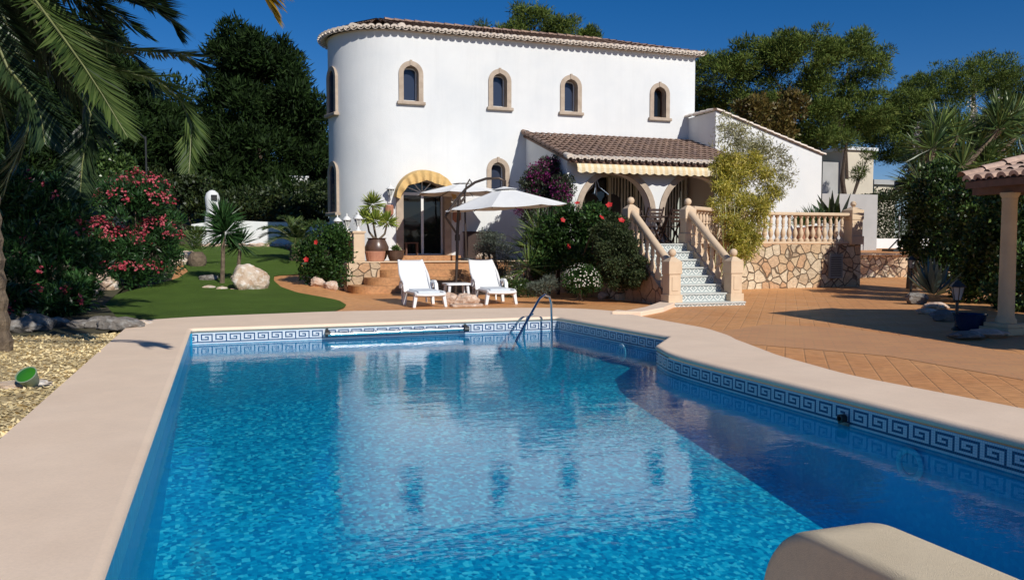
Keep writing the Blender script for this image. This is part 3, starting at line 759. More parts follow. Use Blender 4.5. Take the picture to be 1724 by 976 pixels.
# rounded end: ribs fan up to the apex
ap=Vector((TC[0],RY,RZ));RO=TR+ov;na=int(PI*RO/sp)
for j in range(1,na+1):
    ph=PI*j/na;e=Vector((TC[0]-RO*math.sin(ph),TC[1]-RO*math.cos(ph),EZ))
    stop=.93 if j%4==0 else (.72 if j%2==0 else .5)
    rib(b,e,e.lerp(ap,stop),.100,0,first=1,capm=1)
    ph2=ph-PI/na/2;e2=Vector((TC[0]-(RO+.02)*math.sin(ph2),TC[1]-(RO+.02)*math.cos(ph2),EZ-.01));pan(b,e2,(ap-e2),.10)
fan=[(TC[0]-(RO-.03)*math.sin(PI*j/na),TC[1]-(RO-.03)*math.cos(PI*j/na),EZ-.01) for j in range(na+1)]
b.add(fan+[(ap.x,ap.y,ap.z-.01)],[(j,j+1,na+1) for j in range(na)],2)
# back and right hip slopes
b.add([(TC[0],TC[1]+RO,EZ),(XR+ov,TC[1]+RO,EZ),(x_r,RY,RZ),(TC[0],RY,RZ)],[(0,1,2,3)],0)
b.add([(XR+ov,y0,EZ),(XR+ov,TC[1]+RO,EZ),(x_r,RY,RZ)],[(0,1,2)],0)
rib(b,(TC[0]+.2,RY,RZ+.03),(x_r,RY,RZ+.03),.12,0)
rib(b,(XR+ov,y0,EZ+.02),(x_r,RY,RZ+.03),.10,0,first=1)
for ph in(R(0),R(40)):
    e=Vector((TC[0]-RO*math.sin(ph),TC[1]-RO*math.cos(ph),EZ+.04));rib(b,e,ap,.115,0,first=1,capm=1)
roof=b.build('roof',[ROOFT,FILLC,SHADEM],villa,smooth=True)
# eave soffit slab with cream edge
so=[(TC[0]-(RO-.2)*math.sin(PI*j/40),TC[1]-(RO-.2)*math.cos(PI*j/40)) for j in range(41)]+[(XR+ov-.2,TC[1]+RO-.2),(XR+ov-.2,y0+.2)]
b=B();b.prism([(x,y) for x,y in so],EZ-.05,EZ-.018);b.build('eave_soffit',FILLC,villa)
# door ---------------------------------------------------------------------
DX=5.95
b=B();o_=arch_loop(DX,1.74,.94,3.38,18,.52);i_=arch_loop(DX,1.30,.95,3.22,18,.42);n=len(o_)
b.holed(o_,[i_],lambda u,ww,d:(u,YW-.05+d,ww),.06);b.add([(u,YW-.05,ww) for u,ww in o_]+[(u,YW+.01,ww) for u,ww in o_],[(i,(i+1)%n,n+(i+1)%n,n+i) for i in range(n)])
b.build('door_surround',SAND,villa)
b=B();yy=YW+.22
b.box(DX-.65,DX-.60,yy,yy+.06,.95,2.86);b.box(DX+.60,DX+.65,yy,yy+.06,.95,2.86);b.box(DX-.04,DX+.04,yy-.01,yy+.06,.95,2.80);b.box(DX-.65,DX+.65,yy-.01,yy+.06,2.80,2.89);b.box(DX-.6,DX+.6,yy,yy+.05,.95,.99)
for a in (R(30),R(60),R(90),R(120),R(150)):
    b.beam((DX,yy+.02,2.88),(DX+.6*math.cos(a),yy+.02,2.88+.38*math.sin(a)),.025,.03)
door=b.build('door',WHITEM,villa)
b=B();b.box(DX-.6,DX+.6,yy+.03,yy+.04,.97,2.81);b.add([(u,yy+.035,w) for u,w in arch_loop(DX,1.28,2.87,3.22,14,.34)],[tuple(range(17))]);b.build('pane',DGLASS,door)
b=B();b.box(DX-.58,DX-.56,yy-.03,yy,1.85,2.05);b.build('handle',DARK,door)
b=B()
W=1.84;nn=120
def earc(a_,b_,z0,t):return (DX+a_*math.cos(t),z0+b_*math.sin(t))
ts=[PI*j/nn for j in range(nn+1)]
A_=[(*earc(.93,.86,2.72,t),YW-.01) for t in ts];B_=[(*earc(.93,.82,2.70,t),YW-.42+.02*math.sin(24*math.cos(t)+.6)) for t in ts]
D_=[(*earc(.80,.60-.07*abs(math.sin(4*t)),2.64,t),YW-.44+.045*math.sin(24*math.cos(t))) for t in ts]
L3=lambda l:[(x,y,z) for x,z,y in l]
m_=nn+1;b.add(L3(A_)+L3(B_)+L3(D_),[(r*m_+i,r*m_+i+1,(r+1)*m_+i+1,(r+1)*m_+i) for r in(0,1) for i in range(nn)])
aw=b.build('door_awning',AWY,villa);mo=aw.modifiers.new('s','SOLIDIFY');mo.thickness=.012
# porch ---------------------------------------------------------------------
PX0,PX1,PY=9.32,15.25,21.6
b=B();cs=[10.87,13.57];hl=[arch_loop(c,2.24,1.3,3.32,20) for c in cs]
b.holed([(PX0,-.05),(PX1,-.05),(PX1,3.66),(PX0,3.66)],hl,lambda u,w,d:(u,PY+d,w),.3)
b.holed([(PX0+.3,-.05),(PX1,-.05),(PX1,3.66),(PX0+.3,3.66)],hl,lambda u,w,d:(u,PY+.3+d*.01,w),.3)
b.prism([(PY+.01,-.05),(YW-.004,-.05),(YW-.004,4.80),(PY+.01,3.66)],PX0,PX0+.3,0,lambda y,z,x:(x,y,z))
b.build('porch_wall',W_,villa)
for c in cs:
    b=B();o_=arch_loop(c,2.24+.34,1.32,3.32+.17,24);i_=arch_loop(c,2.24,1.3,3.32,24);n=len(o_)
    b.holed(o_,[i_],lambda u,ww,d:(u,PY-.045+d,ww),.05);b.add([(u,PY-.045,ww) for u,ww in o_]+[(u,PY+.01,ww) for u,ww in o_],[(i,(i+1)%n,n+(i+1)%n,n+i) for i in range(n)])
    b.build('arch_trim',SAND,villa)
b=B();ye=PY-.42;ze=3.66
x=PX0-.08
while x<PX1+.1:
    rib(b,(x,ye,ze),(x,YW-.02,4.84),.098,0,first=1,capm=1);pan(b,(x+.1075,ye-.01,ze-.015),(0,1,.33),.092,m=2);x+=.215
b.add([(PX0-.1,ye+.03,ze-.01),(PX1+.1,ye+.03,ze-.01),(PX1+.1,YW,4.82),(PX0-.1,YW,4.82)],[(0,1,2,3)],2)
rib(b,(PX0-.1,ye,ze+.05),(PX0-.1,YW-.02,4.90),.10,0,first=1,capm=1)
b.build('porch_roof',[ROOFT,FILLC,SHADEM],villa,smooth=True)
b=B();b.prism([(ye+.06,ze-.09),(YW,4.72),(YW,4.78),(ye+.06,ze-.03)],PX0-.08,PX1+.08,0,lambda y,z,x:(x,y,z));b.build('porch_soffit',WOODB,villa)
b=B();nn=150;xa=[PX0+.14+(PX1-PX0-.14)*i/nn for i in range(nn+1)]
r0=[(x,PY-.30,3.60) for x in xa];r1=[(x,PY-.40+.012*math.sin(x*14),3.44) for x in xa];r2=[(x,PY-.41+.02*math.sin(x*14),3.33-.045*abs(math.sin(x*PI/.27))) for x in xa]
m_=nn+1;b.add(r0+r1+r2,[(r*m_+i,r*m_+i+1,(r+1)*m_+i+1,(r+1)*m_+i) for r in(0,1) for i in range(nn)])
pa=b.build('porch_awning',AWN,villa);mo=pa.modifiers.new('s','SOLIDIFY');mo.thickness=.008
# glazed doors with vertical blinds at the back of the porch and dark arched doorway
b=B()
BL=simple('vertical_blinds',(.48,.52,.47),(.40,.44,.40),.8)
for x in np.arange(12.3,15.1,.115):b.box(x,x+.062,YW-.22+.02*random.random(),YW-.20,1.32,3.5)
for x in np.arange(9.75,11.25,.115):b.box(x,x+.062,YW-.22+.02*random.random(),YW-.20,1.32,3.2)
b.build('vertical_blinds',BL,villa)
b=B();b.box(9.7,15.2,YW-.12,YW-.10,1.31,3.6);b.build('porch_glass',DGLASS,villa)
b=B()
for x in (9.7,11.25,12.2,13.2,14.2,15.1):b.box(x-.05,x+.05,YW-.27,YW-.13,1.31,3.55)
b.box(9.7,15.1,YW-.27,YW-.13,3.5,3.58);b.build('glazing_frame',simple('pale_green_frame',(.50,.54,.46),None,.6),villa)
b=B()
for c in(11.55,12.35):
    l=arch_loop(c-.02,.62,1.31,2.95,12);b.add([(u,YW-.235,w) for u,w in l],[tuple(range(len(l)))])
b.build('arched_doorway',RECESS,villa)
# right wing with its sloping parapet
b=B();b.prism([(15.32,-.05),(19.6,-.05),(19.6,4.34),(15.32,5.62)],23.3,27.5,0,lambda x,z,y:(x,y,z));b.build('wing_wall',W_,villa)
b=B();rib(b,(15.26,27.4,5.68),(15.26,23.28,5.64),.10,0);rib(b,(19.7,23.28,4.34),(15.30,23.28,5.66),.085,0,course=.28);b.build('wing_coping_tiles',[FILLC],villa,smooth=True)
b=B();b.box(19.62,19.9,23.6,27.5,0,4.2);b.build('wing_side_recess_shade',RECESS,villa)  # solid dark block, its colour gives the shade of the side recess
# ============================================================ ENTRANCE PLATFORM
PZ=.78
ent=thing('entrance_steps','curved terracotta steps and raised platform in front of the glass door','steps',(5.5,22.5,0))
b=B();b.box(3.25,9.3,22.35,YW-.01,-.05,PZ);b.box(5.0,6.95,24.35,YW-.02,PZ-.01,.94)
# curved steps, each one swinging round to the left
for i,(xl_,rr_) in enumerate(((4.05,.36),(3.62,.72),(3.20,1.08))):
    zt=PZ-.195*(i+1)
    pl=[(xl_,22.345)]+[(xl_+.45-.45*math.cos(R(t)),22.345-rr_+.45*min(1,rr_/.45)*(1-math.sin(R(t)))) for t in range(0,91,10)]+[(7.6,22.345-rr_),(7.6,22.345)]
    b.prism(pl,-.05,zt)
b.build('steps',STEPM,ent,bevel=.02)
b=B();b.box(3.24,9.31,22.30,22.60,PZ,PZ+.035);b.build('platform_edge',BAL,ent,bevel=.01)
b=B();b.box(3.22,4.08,22.28,22.345,-.05,PZ-.002);b.box(3.18,3.245,22.29,YW,-.05,PZ-.01);b.build('stone_cheek',stone_mat('small_crazy_paving',4.5),ent)
b=B();b.box(3.27,3.40,22.7,24.95,PZ,1.42);b.build('side_parapet',STEPM,ent)
for i,(gx,y) in enumerate(((3.52,22.48),(3.40,23.75),(3.32,25.15))):
    t=thing('gate_pillar',['peach pillar nearest the steps, carrying a white lantern','middle peach pillar of the three along the platform edge','far peach pillar beside the rounded villa wall'][i],'pillar',(gx,y,PZ),group='lantern pillars')
    b=B();b.box(-.15,.15,-.15,.15,0 if i else .04,.80);b.build('shaft',BAL,t,local=True,bevel=.01)
    b=B();b.box(-.18,.18,-.18,.18,.80,.86);b.build('cap',BAL,t,local=True,bevel=.01)
    l=thing('lantern',['white lantern on the pillar nearest the steps','white lantern on the middle platform pillar','white lantern on the far pillar by the villa wall'][i],'lantern',(gx,y,PZ+.86),group='white lanterns on pillars')
    b=B();b.lathe([(.09,0),(.09,.02),(.045,.05),(.03,.12),(.05,.14),(.055,.16)],n=12);b.build('base',WHITEM,l,local=True,smooth=True)
    b=B();b.lathe([(.05,.165),(.10,.33),(.001,.332)],n=6);b.build('glass',LGLASS,l,local=True)
    b=B()
    for q in range(6):
        a=2*PI*q/6;b.tube([(.055*math.cos(a),.055*math.sin(a),.155),(.107*math.cos(a),.107*math.sin(a),.335)],.009,5)
    b.lathe([(.135,.33),(.135,.345),(.09,.40),(.045,.44),(.02,.45),(.025,.48),(.004,.53)],n=12);b.build('cage',WHITEM,l,local=True,smooth=True)
# wall lanterns and clay sconces
def wall_lantern(x,z,lab,lab2):
    l=thing('wall_lantern',lab,'lantern',(x,YW-.16,z),group='wall lanterns beside the door')
    b=B();b.lathe([(.05,0),(.10,.17),(.001,.172)],n=6);b.build('glass',LGLASS,l,local=True)
    b=B();b.lathe([(.135,.17),(.135,.185),(.07,.25),(.02,.28),(.004,.37)],n=12)
    for q in range(6):
        a=2*PI*q/6;b.tube([(.055*math.cos(a),.055*math.sin(a),-.01),(.107*math.cos(a),.107*math.sin(a),.175)],.009,5)
    b.tube([(0,0,0),(0,0,-.10),(0,.08,-.16),(0,.15,-.12)],.014,6);b.box(-.05,.05,.14,.155,-.24,-.02);b.build('bracket',WHITEM,l,local=True,smooth=True)
    s=thing('clay_sconce',lab2,'sconce',(x-.02,YW-.02,z-.58),group='clay sconces beside the door')
    b=B()
    for z0,z1 in((0,.04),(.23,.28)):b.lathe([(.13,z0),(.13,z1)],n=16)
    for q in range(9):
        a=PI+PI*q/8;b.box(-.02,.02,-.012,.012,.03,.24,M=Matrix.Translation((.12*math.cos(a),.12*math.sin(a),0))@Matrix.Rotation(a+PI/2,4,'Z'))
    b.lathe([(.05,-.07),(.12,0)],n=16);b.build('basket',TERRA,s,local=True)
wall_lantern(4.88,2.78,'white wall lantern left of the glass door','pierced clay sconce under the lantern left of the door')
wall_lantern(7.02,2.62,'white wall lantern right of the glass door, half behind the rear parasol','pierced clay sconce on the wall right of the door')
# pots and yucca
pot=thing('jar_pot','large brown glazed jar beside the white lanterns','plant pot',(4.15,23.2,PZ))
b=B();b.lathe([(.17,0),(.26,.10),(.33,.28),(.34,.42),(.27,.58),(.24,.64),(.28,.67),(.27,.68),(.22,.64),(.2,.6)],n=24);b.build('jar',POT,pot,local=True,smooth=True)
b=B();b.lathe([(.21,.60),(.001,.61)],n=16);b.build('soil',EARTH,pot,local=True)
b=B();b.lathe([(.24,0),(.29,.26),(.27,.27)],n=20);o=b.build('bowl_pot',TERRA);o.location=(4.02,22.72,PZ+.04);tag(o,'low terracotta bowl wedged between jar and front pillar','plant pot')
b=B();b.lathe([(.17,0),(.22,.12),(.24,.28),(.26,.30),(.22,.28)],n=20);o=b.build('small_pot',POT);o.location=(4.62,22.85,PZ+.035);tag(o,'small dark round pot with a succulent, right of the large jar','plant pot')
sc=thing('succulent','small green succulent in the dark round pot','plant',(4.62,22.85,PZ+.30));leafmesh('leaves',[rosette((4.62,22.85,PZ+.31),60,.16,.05,YUC,(.2,1.4))],sc)
yu=thing('yucca','three headed yucca growing in the large brown jar','plant',(4.15,23.2,PZ+.6))
heads=[AY(627,345,23.2),AY(617,368,23.2),AY(652,375,23.2),AY(632,372,23.0)];sets=[]
for i,h_ in enumerate(heads):
    sets.append(rosette(h_,110,.36 if i else .38,.045,YUCL,(-.5,1.5)))
leafmesh('leaves',sets,yu)
b=B();bs=Vector((4.15,23.2,PZ+.58))
for h_ in heads[:3]:b.tube([bs+(h_-bs)*.0,bs.lerp(h_,.5)+Vector(((h_.x-bs.x)*.25,0,-.05)),h_],[.035,.03,.025],7)
b.build('stem',PBARK,yu)
wb=thing('storage_box','dark brown wooden cabinet against the white wall right of the door','cabinet',(7.45,24.6,PZ))
b=B();b.box(7.2,8.1,24.4,24.9,PZ+.03,PZ+.86);b.build('body',WOOD,wb);b=B();b.box(7.17,8.13,24.36,24.93,PZ+.86,PZ+.90);b.build('lid',WOOD,wb,bevel=.008)
rock('lumpy white rocks on the platform beside the dark cabinet',(7.35,23.2,PZ+.02),(.28,.2,.15),91,ROCKW)
st=thing('stool','small low wooden stool just inside the glass door','stool',(5.52,24.86,.94))
# stands on the door step, in front of the left pane
b=B();b.box(-.20,.20,-.1,.1,.36,.40);b.build('seat',WOODB,st,local=True)
for sx in(-1,1):
    for sy in(-1,1):
        b=B();b.box(sx*.17-.02,sx*.17+.02,sy*.07-.015,sy*.07+.015,0,.36);b.build('leg',WOODB,st,local=True)
# ============================================================ TERRACE + STAIRCASE
TZ=1.3
ter=thing('terrace','raised terrace with crazy paved stone wall and peach balustrade','terrace',(14,19.3,0))
tp=[(8.9,16.95),(10.3,16.95),(13.55,19.3),(17.7,19.3),(17.7,23.28),(15.3,23.28),(15.3,24.98),(9.64,24.98),(9.64,21.9),(9.3,21.6),(8.6,21.6),(8.6,16.95)]
b=B();b.prism(tp,-.05,TZ-.02);b.build('stone_wall',STONE,ter)
b=B();b.prism([(x*1.0,y) for x,y in tp],TZ-.02,TZ);b.build('floor',STEPM,ter)
BP=[(.075,0),(.075,.06),(.05,.075),(.035,.10),(.045,.14),(.07,.20),(.072,.25),(.055,.32),(.035,.38),(.032,.42),(.05,.435),(.05,.45),(.035,.465),(.045,.50),(.05,.56),(.04,.62),(.03,.66),(.05,.68),(.06,.70),(.06,.74)]
def bal_mesh(s=1.):
    b=B();b.lathe([(r,z*s) for r,z in BP],n=12);me=bpy.data.meshes.new('baluster');me.from_pydata(b.v,[],b.f);me.materials.append(BAL)
    me.polygons.foreach_set('use_smooth',[True]*len(me.polygons));me.set_sharp_from_angle(angle=R(45));return me
balm=bal_mesh()
def balustrade(parent,a,c,z,sp=.205,ends=.2):
    a=Vector(a);c=Vector(c);L=(c-a).length;n=int((L-2*ends)/sp)
    for i in range(n+1):
        p=a.lerp(c,(ends+i*(L-2*ends)/n)/L);o=link('baluster',balm,parent);o.location=(p.x,p.y,z+.06)
    b=B();b.beam((a.x,a.y,z+.03),(c.x,c.y,z+.03),.2,.058);b.build('plinth',BAL,parent)
    b=B();b.beam((a.x,a.y,z+.845),(c.x,c.y,z+.845),.24,.09);b.build('handrail',BAL,parent,bevel=.02)
balustrade(ter,(10.55,17.05),(13.45,19.2),TZ);balustrade(ter,(13.6,19.42),(17.3,19.42),TZ)
def newel(x,y,z,h,parent,w=.27,name='newel'):
    o=thing if False else None
    b=B();b.box(x-w/2-.03,x+w/2+.03,y-w/2-.03,y+w/2+.03,z,z+.24);b.box(x-w/2,x+w/2,y-w/2,y+w/2,z+.24,z+h*.72);b.box(x-w/2-.02,x+w/2+.02,y-w/2-.02,y+w/2+.02,z+h*.72,z+h)
    b.box(x-w*.28,x+w*.28,y-w/2-.012,y-w/2,z+.32,z+h*.66)
    r=w/2*1.41+.02;b.lathe([(r,h),(.07,h+.09),(.03,h+.10)],(x,y,z),4,rot=PI/4)
    p=b.build(name,BAL,parent,bevel=.008)
    b=B();b.lathe([(.03,h+.09)]+[(.085*math.cos(a),h+.18+.085*math.sin(a)) for a in [R(d) for d in range(-70,91,16)]]+[(.001,h+.265)],(x,y,z),16);b.build('ball_finial',BAL,p,smooth=True)
newel(17.5,19.42,TZ-.02,1.0,ter,.38,'corner_pillar');newel(13.5,19.35,TZ-.02,.92,ter,.26,'corner_pillar')
vt=AY(1405,457,19.3);b=B();b.box(vt.x-.24,vt.x+.24,19.24,19.31,.30,1.0);v_=b.build('vent_hatch',simple('grey_metal_hatch',(.24,.25,.25),(.18,.19,.19),.6),ter)
b=B()
for i in range(9):b.box(vt.x-.18,vt.x+.18,19.225,19.24,.37+i*.065,.39+i*.065)
b.build('slats',DARK,v_)
stc=thing('staircase','white and blue patterned tile staircase between two peach balustrades','staircase',(9.6,15,0))
XL,XRr=8.85,10.35
b=B();nst=8
for i in range(nst):
    z1=.08+.1743*i;y0_=14.72+.285*i
    xa,xb=(XL-.1,XRr+.12) if i==0 else (XL+.1,XRr-.1)
    b.box(xa,xb,y0_,17.0 if i else 15.2,z1-.1743 if i else -.05,z1-.03,0);b.box(xa-.0,xb,y0_-.025,(y0_+.30) if i<nst-1 else 17.2,z1-.03,z1,1)
b.build('steps',[RISER,TREAD],stc)
for x in(XL,XRr):
    b=B();b.prism([(14.98,-.05),(16.9,-.05),(16.9,1.36),(16.70,1.36),(15.1,.20),(14.98,.2)],x-.1,x+.1,0,lambda y,z,xx:(xx,y,z));b.build('string_wall',STONE2 if x==XL else BAL,stc)
    newel(x,15.0,.0 if x==XL else .0,.93,stc,.27);newel(x,16.85,TZ,.80,stc,.25)
    a=Vector((x,15.12,.90));c=Vector((x,16.78,2.03));b=B();b.tube([a,c],.085,10);b.build('handrail',BAL,stc,smooth=True)
    for i in range(6):
        t_=(i+.8)/6.6;p=a.lerp(c,t_);o=link('baluster',balm,stc);o.location=(x,p.y,p.z-.82);
b=B();b.box(10.56,10.68,15.3,15.75,0,.52);o=b.build('meter_box',WHITEM,None,bevel=.01);tag(o,'narrow white panel standing beside the right foot of the staircase','panel')
# outdoor table and chairs on the terrace
tb=thing('patio_table','long dark wooden table on the terrace behind the stairs','table',(10.5,19.4,TZ))
b=B();
for i in range(7):b.box(-.85,.85,-.42+i*.12,-.31+i*.12,.70,.73)
b.build('tabletop',WOOD,tb,local=True)
for x in(-.6,.6):
    for s in(-1,1):
        b=B();b.beam((x,-.34*s,0),(x,.34*s,.70),.05,.05);b.build('leg',WOOD,tb,local=True)
b=B();b.beam((-.6,0,.35),(.6,0,.35),.05,.05);b.build('stretcher',WOOD,tb,local=True)
def fchair():
    t=thing('folding_chair','','chair',(0,0,TZ),group='dark wooden folding chairs around the terrace table')
    b=B()
    for i in range(5):b.box(-.21,.21,-.2+i*.085,-.13+i*.085,.43,.45)
    b.build('seat',WOOD,t,local=True)
    b=B()
    for i in range(4):b.box(-.2,.2,.20+.02*i,.22+.02*i,.55+i*.09,.61+i*.09)
    b.build('backrest',WOOD,t,local=True)
    for s in(-1,1):
        b=B();b.beam((.22*s,-.22,0),(.22*s,.27,.92),.03,.035);b.build('leg',WOOD,t,local=True)
        b=B();b.beam((.19*s,.24,0),(.19*s,-.2,.44),.03,.035);b.build('leg',WOOD,t,local=True)
    return t
ch=fchair();spots=[(9.75,18.75,PI,'folding chair nearest the top left of the stairs'),(10.4,18.7,PI,'middle dark folding chair in front of the terrace table'),(11.05,18.8,PI+.2,'folding chair behind the upper right newel'),(10.9,20.2,.1,'folding chair on the far side of the terrace table')]
for i,(x,y,a,l) in enumerate(spots):
    o=ch if i==0 else copy_tree(ch);o.location=(x,y,TZ);o.rotation_euler=(0,0,a);o['label']=l
# hanging hoop of the wind chime in the arch
t=thing('hanging_lamp','pale blue wire canopy lamp hanging in the left porch arch','lamp',(10.35,21.9,2.7))
b=B()
for q in range(6):
    a=2*PI*q/6;b.tube([(10.35,21.9,3.25),(10.35+.12*math.cos(a),21.9+.12*math.sin(a),2.95),(10.35+.42*math.cos(a),21.9+.42*math.sin(a),2.74)],.012,5)
b.tube([(10.35,21.9,3.25),(10.35,21.9,3.36)],.008,5);b.build('wire_frame',simple('pale_blue_paint',(.4,.5,.6),None,.5),t)
# ============================================================ POOLSIDE THINGS
def lounger():
    t=thing('sun_lounger','','sun lounger',(0,0,0),group='white plastic sun loungers')
    # local: foot end at y=0, head towards +y
    b=B();b.prism([(0,.27),(.05,.31),(.55,.29),(1.05,.32),(1.05,.27),(.55,.245),(.05,.26)],-.27,.27,0,lambda y,z,x:(x,y,z));b.build('seat',WHITEP,t,local=True,bevel=.01)
    b=B()
    for s in(-1,1):b.tube([(.31*s,.0,.27),(.31*s,.06,.31),(.31*s,.9,.31),(.31*s,1.15,.34)],.035,8)
    b.tube([(-.31,0,.28),(-.15,-.045,.27),(.15,-.045,.27),(.31,0,.28)],.032,8);b.build('frame',WHITEP,t,local=True,smooth=True)
    b=B();pts=[];nx=10;ny=14;th=R(45)
    for j in range(ny+1):
        s=j/ny;w=.33-.05*s**3
        for i in range(nx+1):
            u=-1+2*i/nx;x=u*w;dip=-.03*(1-u*u);yb=1.05+math.cos(th)*.95*s;zb=.31+math.sin(th)*.95*s-.04*math.sin(s*PI)
            if j==ny:zb-=.03*u*u
            pts.append((x,yb+dip*-.6,zb+dip))
    fs=[(j*(nx+1)+i,j*(nx+1)+i+1,(j+1)*(nx+1)+i+1,(j+1)*(nx+1)+i) for j in range(ny) for i in range(nx)]
    b.add(pts,fs);o=b.build('backrest',WHITEP,t,local=True,smooth=True);m=o.modifiers.new('s','SOLIDIFY');m.thickness=.035
    for s in(-1,1):
        b=B();b.tube([(s*.30,1.0,.33),(s*.32,1.05+math.cos(th)*.5,.31+math.sin(th)*.5),(s*.27,1.05+math.cos(th)*.95,.30+math.sin(th)*.95)],.03,8);b.build('backrest_rail',WHITEP,t,local=True,smooth=True)
        b=B();pf=[(.75,.30),(.80,.47),(.92,.54),(1.1,.54),(1.2,.48),(1.22,.36),(1.14,.36),(1.1,.47),(.95,.48),(.88,.44),(.84,.30)]
        b.prism(pf,s*.36-.035,s*.36+.035,0,lambda y,z,x:(x,y,z));b.build('armrest',WHITEP,t,local=True,bevel=.012)
        for y in(.08,.98):
            b=B();sh=.05 if y<.5 else .03
            b.prism([(s*.30-.04,.29),(s*.30+.04,.29),(s*(.30+sh)+.03,0),(s*(.30+sh)-.03,0)],y-.045,y+.045,0,lambda x,z,yy:(x,yy,z));b.build('leg',WHITEP,t,local=True,bevel=.01)
    b=B();b.prism([(.12,.305),(.95,.325),(.95,.36),(.5,.345),(.12,.345)],-.24,.24,0,lambda y,z,x:(x,y,z));b.build('cushion',CUSH,t,local=True,bevel=.015)
    b=B();b.beam((-.28,1.35,0.02),(-.28,1.5,.78),.03,.03);b.beam((.28,1.35,0.02),(.28,1.5,.78),.03,.03);b.build('back_strut',WHITEP,t,local=True)
    return t
lg=lounger();lg.location=(4.0,16.25,0);lg.rotation_euler=(0,0,R(2));lg['label']='left white sun lounger, in front of the curved steps'
lg.scale=(.96,.96,.96);l2=copy_tree(lg);l2.location=(5.62,16.5,0);l2.rotation_euler=(0,0,R(-1));l2['label']='right white sun lounger, beside the grey-leaved bush'
t=thing('side_table','low white plastic table between the two loungers','side table',(4.85,17.35,0))
b=B();b.prism(round_poly([(-.28,-.24),(.28,-.24),(.28,.24),(-.28,.24)],.08),.40,.44);b.build('tabletop',WHITEP,t,local=True,bevel=.008)
for sx in(-1,1):
    for sy in(-1,1):
        b=B();b.tube([(sx*.2,sy*.17,.40),(sx*.24,sy*.2,0)],[.035,.03],8);b.build('leg',WHITEP,t,local=True)
for (px,py,rx,ry,rz,sd,lb) in((757,512,.19,.15,.16,5,'knobbly pinkish rock left of the parasol foot'),(784,512,.33,.2,.15,6,'low pinkish boulder right of the parasol foot')):
    p=G(px,py);rock(lb,(p.x,p.y,0),(rx,ry,rz),sd,ROCKP)
p=G(783,516);b=B();b.prism(round_poly([(p.x-.3,p.y-.1),(p.x+.38,p.y-.1),(p.x+.4,p.y+.2),(p.x-.3,p.y+.2)],.08),.004,.05);o=b.build('base_slab',ROCKP,None,bevel=.01);tag(o,'flat stone slab at the foot of the front parasol','slab')
def canopy(c,R_,zr,za,n=8,tilt=(0,0)):
    b=B();M=Matrix.Translation(c)@Matrix.Rotation(tilt[0],4,'X')@Matrix.Rotation(tilt[1],4,'Y');K=4;S=4
    def pt(i,s,rad):
        a0=2*PI*i/n+.25;a1=2*PI*(i+1)/n+.25;p=Vector((math.cos(a0),math.sin(a0))).lerp(Vector((math.cos(a1),math.sin(a1))),s)
        z=za-c[2]-(za-zr)*rad-.0;sag=-.05*math.sin(s*PI)*rad**1.5+ .04*math.sin(rad*PI)*0
        return M@Vector((p.x*R_*rad,p.y*R_*rad,z+(zr-za)*0+sag*.6))
    rads=[.14,.35,.6,.8,1.]
    for i in range(n):
        g_=[[pt(i,s/S,r) for s in range(S+1)] for r in rads]
        vs=[p for row in g_ for p in row];b.add(vs,[(r*(S+1)+s,r*(S+1)+s+1,(r+1)*(S+1)+s+1,(r+1)*(S+1)+s) for r in range(len(rads)-1) for s in range(S)])
        # vent cap
        e=[M@Vector((q.x,q.y,0)) for q in ()]
    cap=B()
    for i in range(n):
        a0=2*PI*i/n+.25;a1=2*PI*(i+1)/n+.25
        cap.add([M@Vector((0,0,za-c[2]+.02)),M@Vector((.22*R_*math.cos(a0),.22*R_*math.sin(a0),za-c[2]-(za-zr)*.15+.02)),M@Vector((.22*R_*math.cos(a1),.22*R_*math.sin(a1),za-c[2]-(za-zr)*.15+.02))],[(0,1,2)])
    ribs=B()
    for i in range(n):
        a0=2*PI*i/n+.25;ribs.tube([M@Vector((.03,0,za-c[2]-.02)),M@Vector((R_*.98*math.cos(a0),R_*.98*math.sin(a0),zr-c[2]-.025))],.010,5)
    return b,cap,ribs
um=thing('cantilever_parasol','large white cantilever parasol with curved bronze arm over the right lounger','parasol',(5.05,18.2,0))
cc=Vector((6.12,17.75,2.1));b,cap,ribs=canopy(cc,1.42,2.12,2.58,8,(0,R(-3.5)))
o=b.build('canopy',CANV,um);m=o.modifiers.new('s','SOLIDIFY');m.thickness=.004
o2=cap.build('vent',CANV,o);ribs.build('ribs',BRONZE,um)
Q=lambda x,y,Y=18.2:AY(x,y,Y)
b=B();b.tube([Q(766,507),Q(769,450),Q(770,395),Q(773,335)],.035,10);b.build('mast',BRONZE,um,smooth=True)
b=B();b.tube([Q(750,364),Q(758,352),Q(770,335),Q(784,318,18.1),Q(800,307,18.0),Q(818,301,17.9),Q(840,300,17.75)]+[cc+Vector((.0,0,.62)),cc+Vector((0,0,.5))],.03,10);b.build('arm',BRONZE,um,smooth=True)
b=B();b.tube([Q(749,364),Q(760,380),Q(771,397)],.025,8);b.tube([Q(783,330),Q(785,312),Q(791,302),Q(794,308)],.02,8);b.tube([Q(772,345),Q(783,332)],.03,8);b.lathe([(.06,0),(.06,.14)],Q(770,400)-Vector((0,0,.07)),12);b.build('strut',BRONZE,um,smooth=True)
b=B();b.lathe([(.06,0),(.05,.05),(.045,.06)],(5.05,18.2,0),12);b.build('foot',BRONZE,um)
u2=thing('parasol','white centre pole parasol standing on the raised platform','parasol',(6.88,23.5,PZ))
c2=Vector((6.75,23.5,2.85));b,cap,ribs=canopy(c2,1.38,2.78,3.10,8,(0,R(-1)));o=b.build('canopy',CANV,u2);m=o.modifiers.new('s','SOLIDIFY');m.thickness=.004
cap.build('vent',CANV,o);ribs.build('ribs',BRONZE,u2)
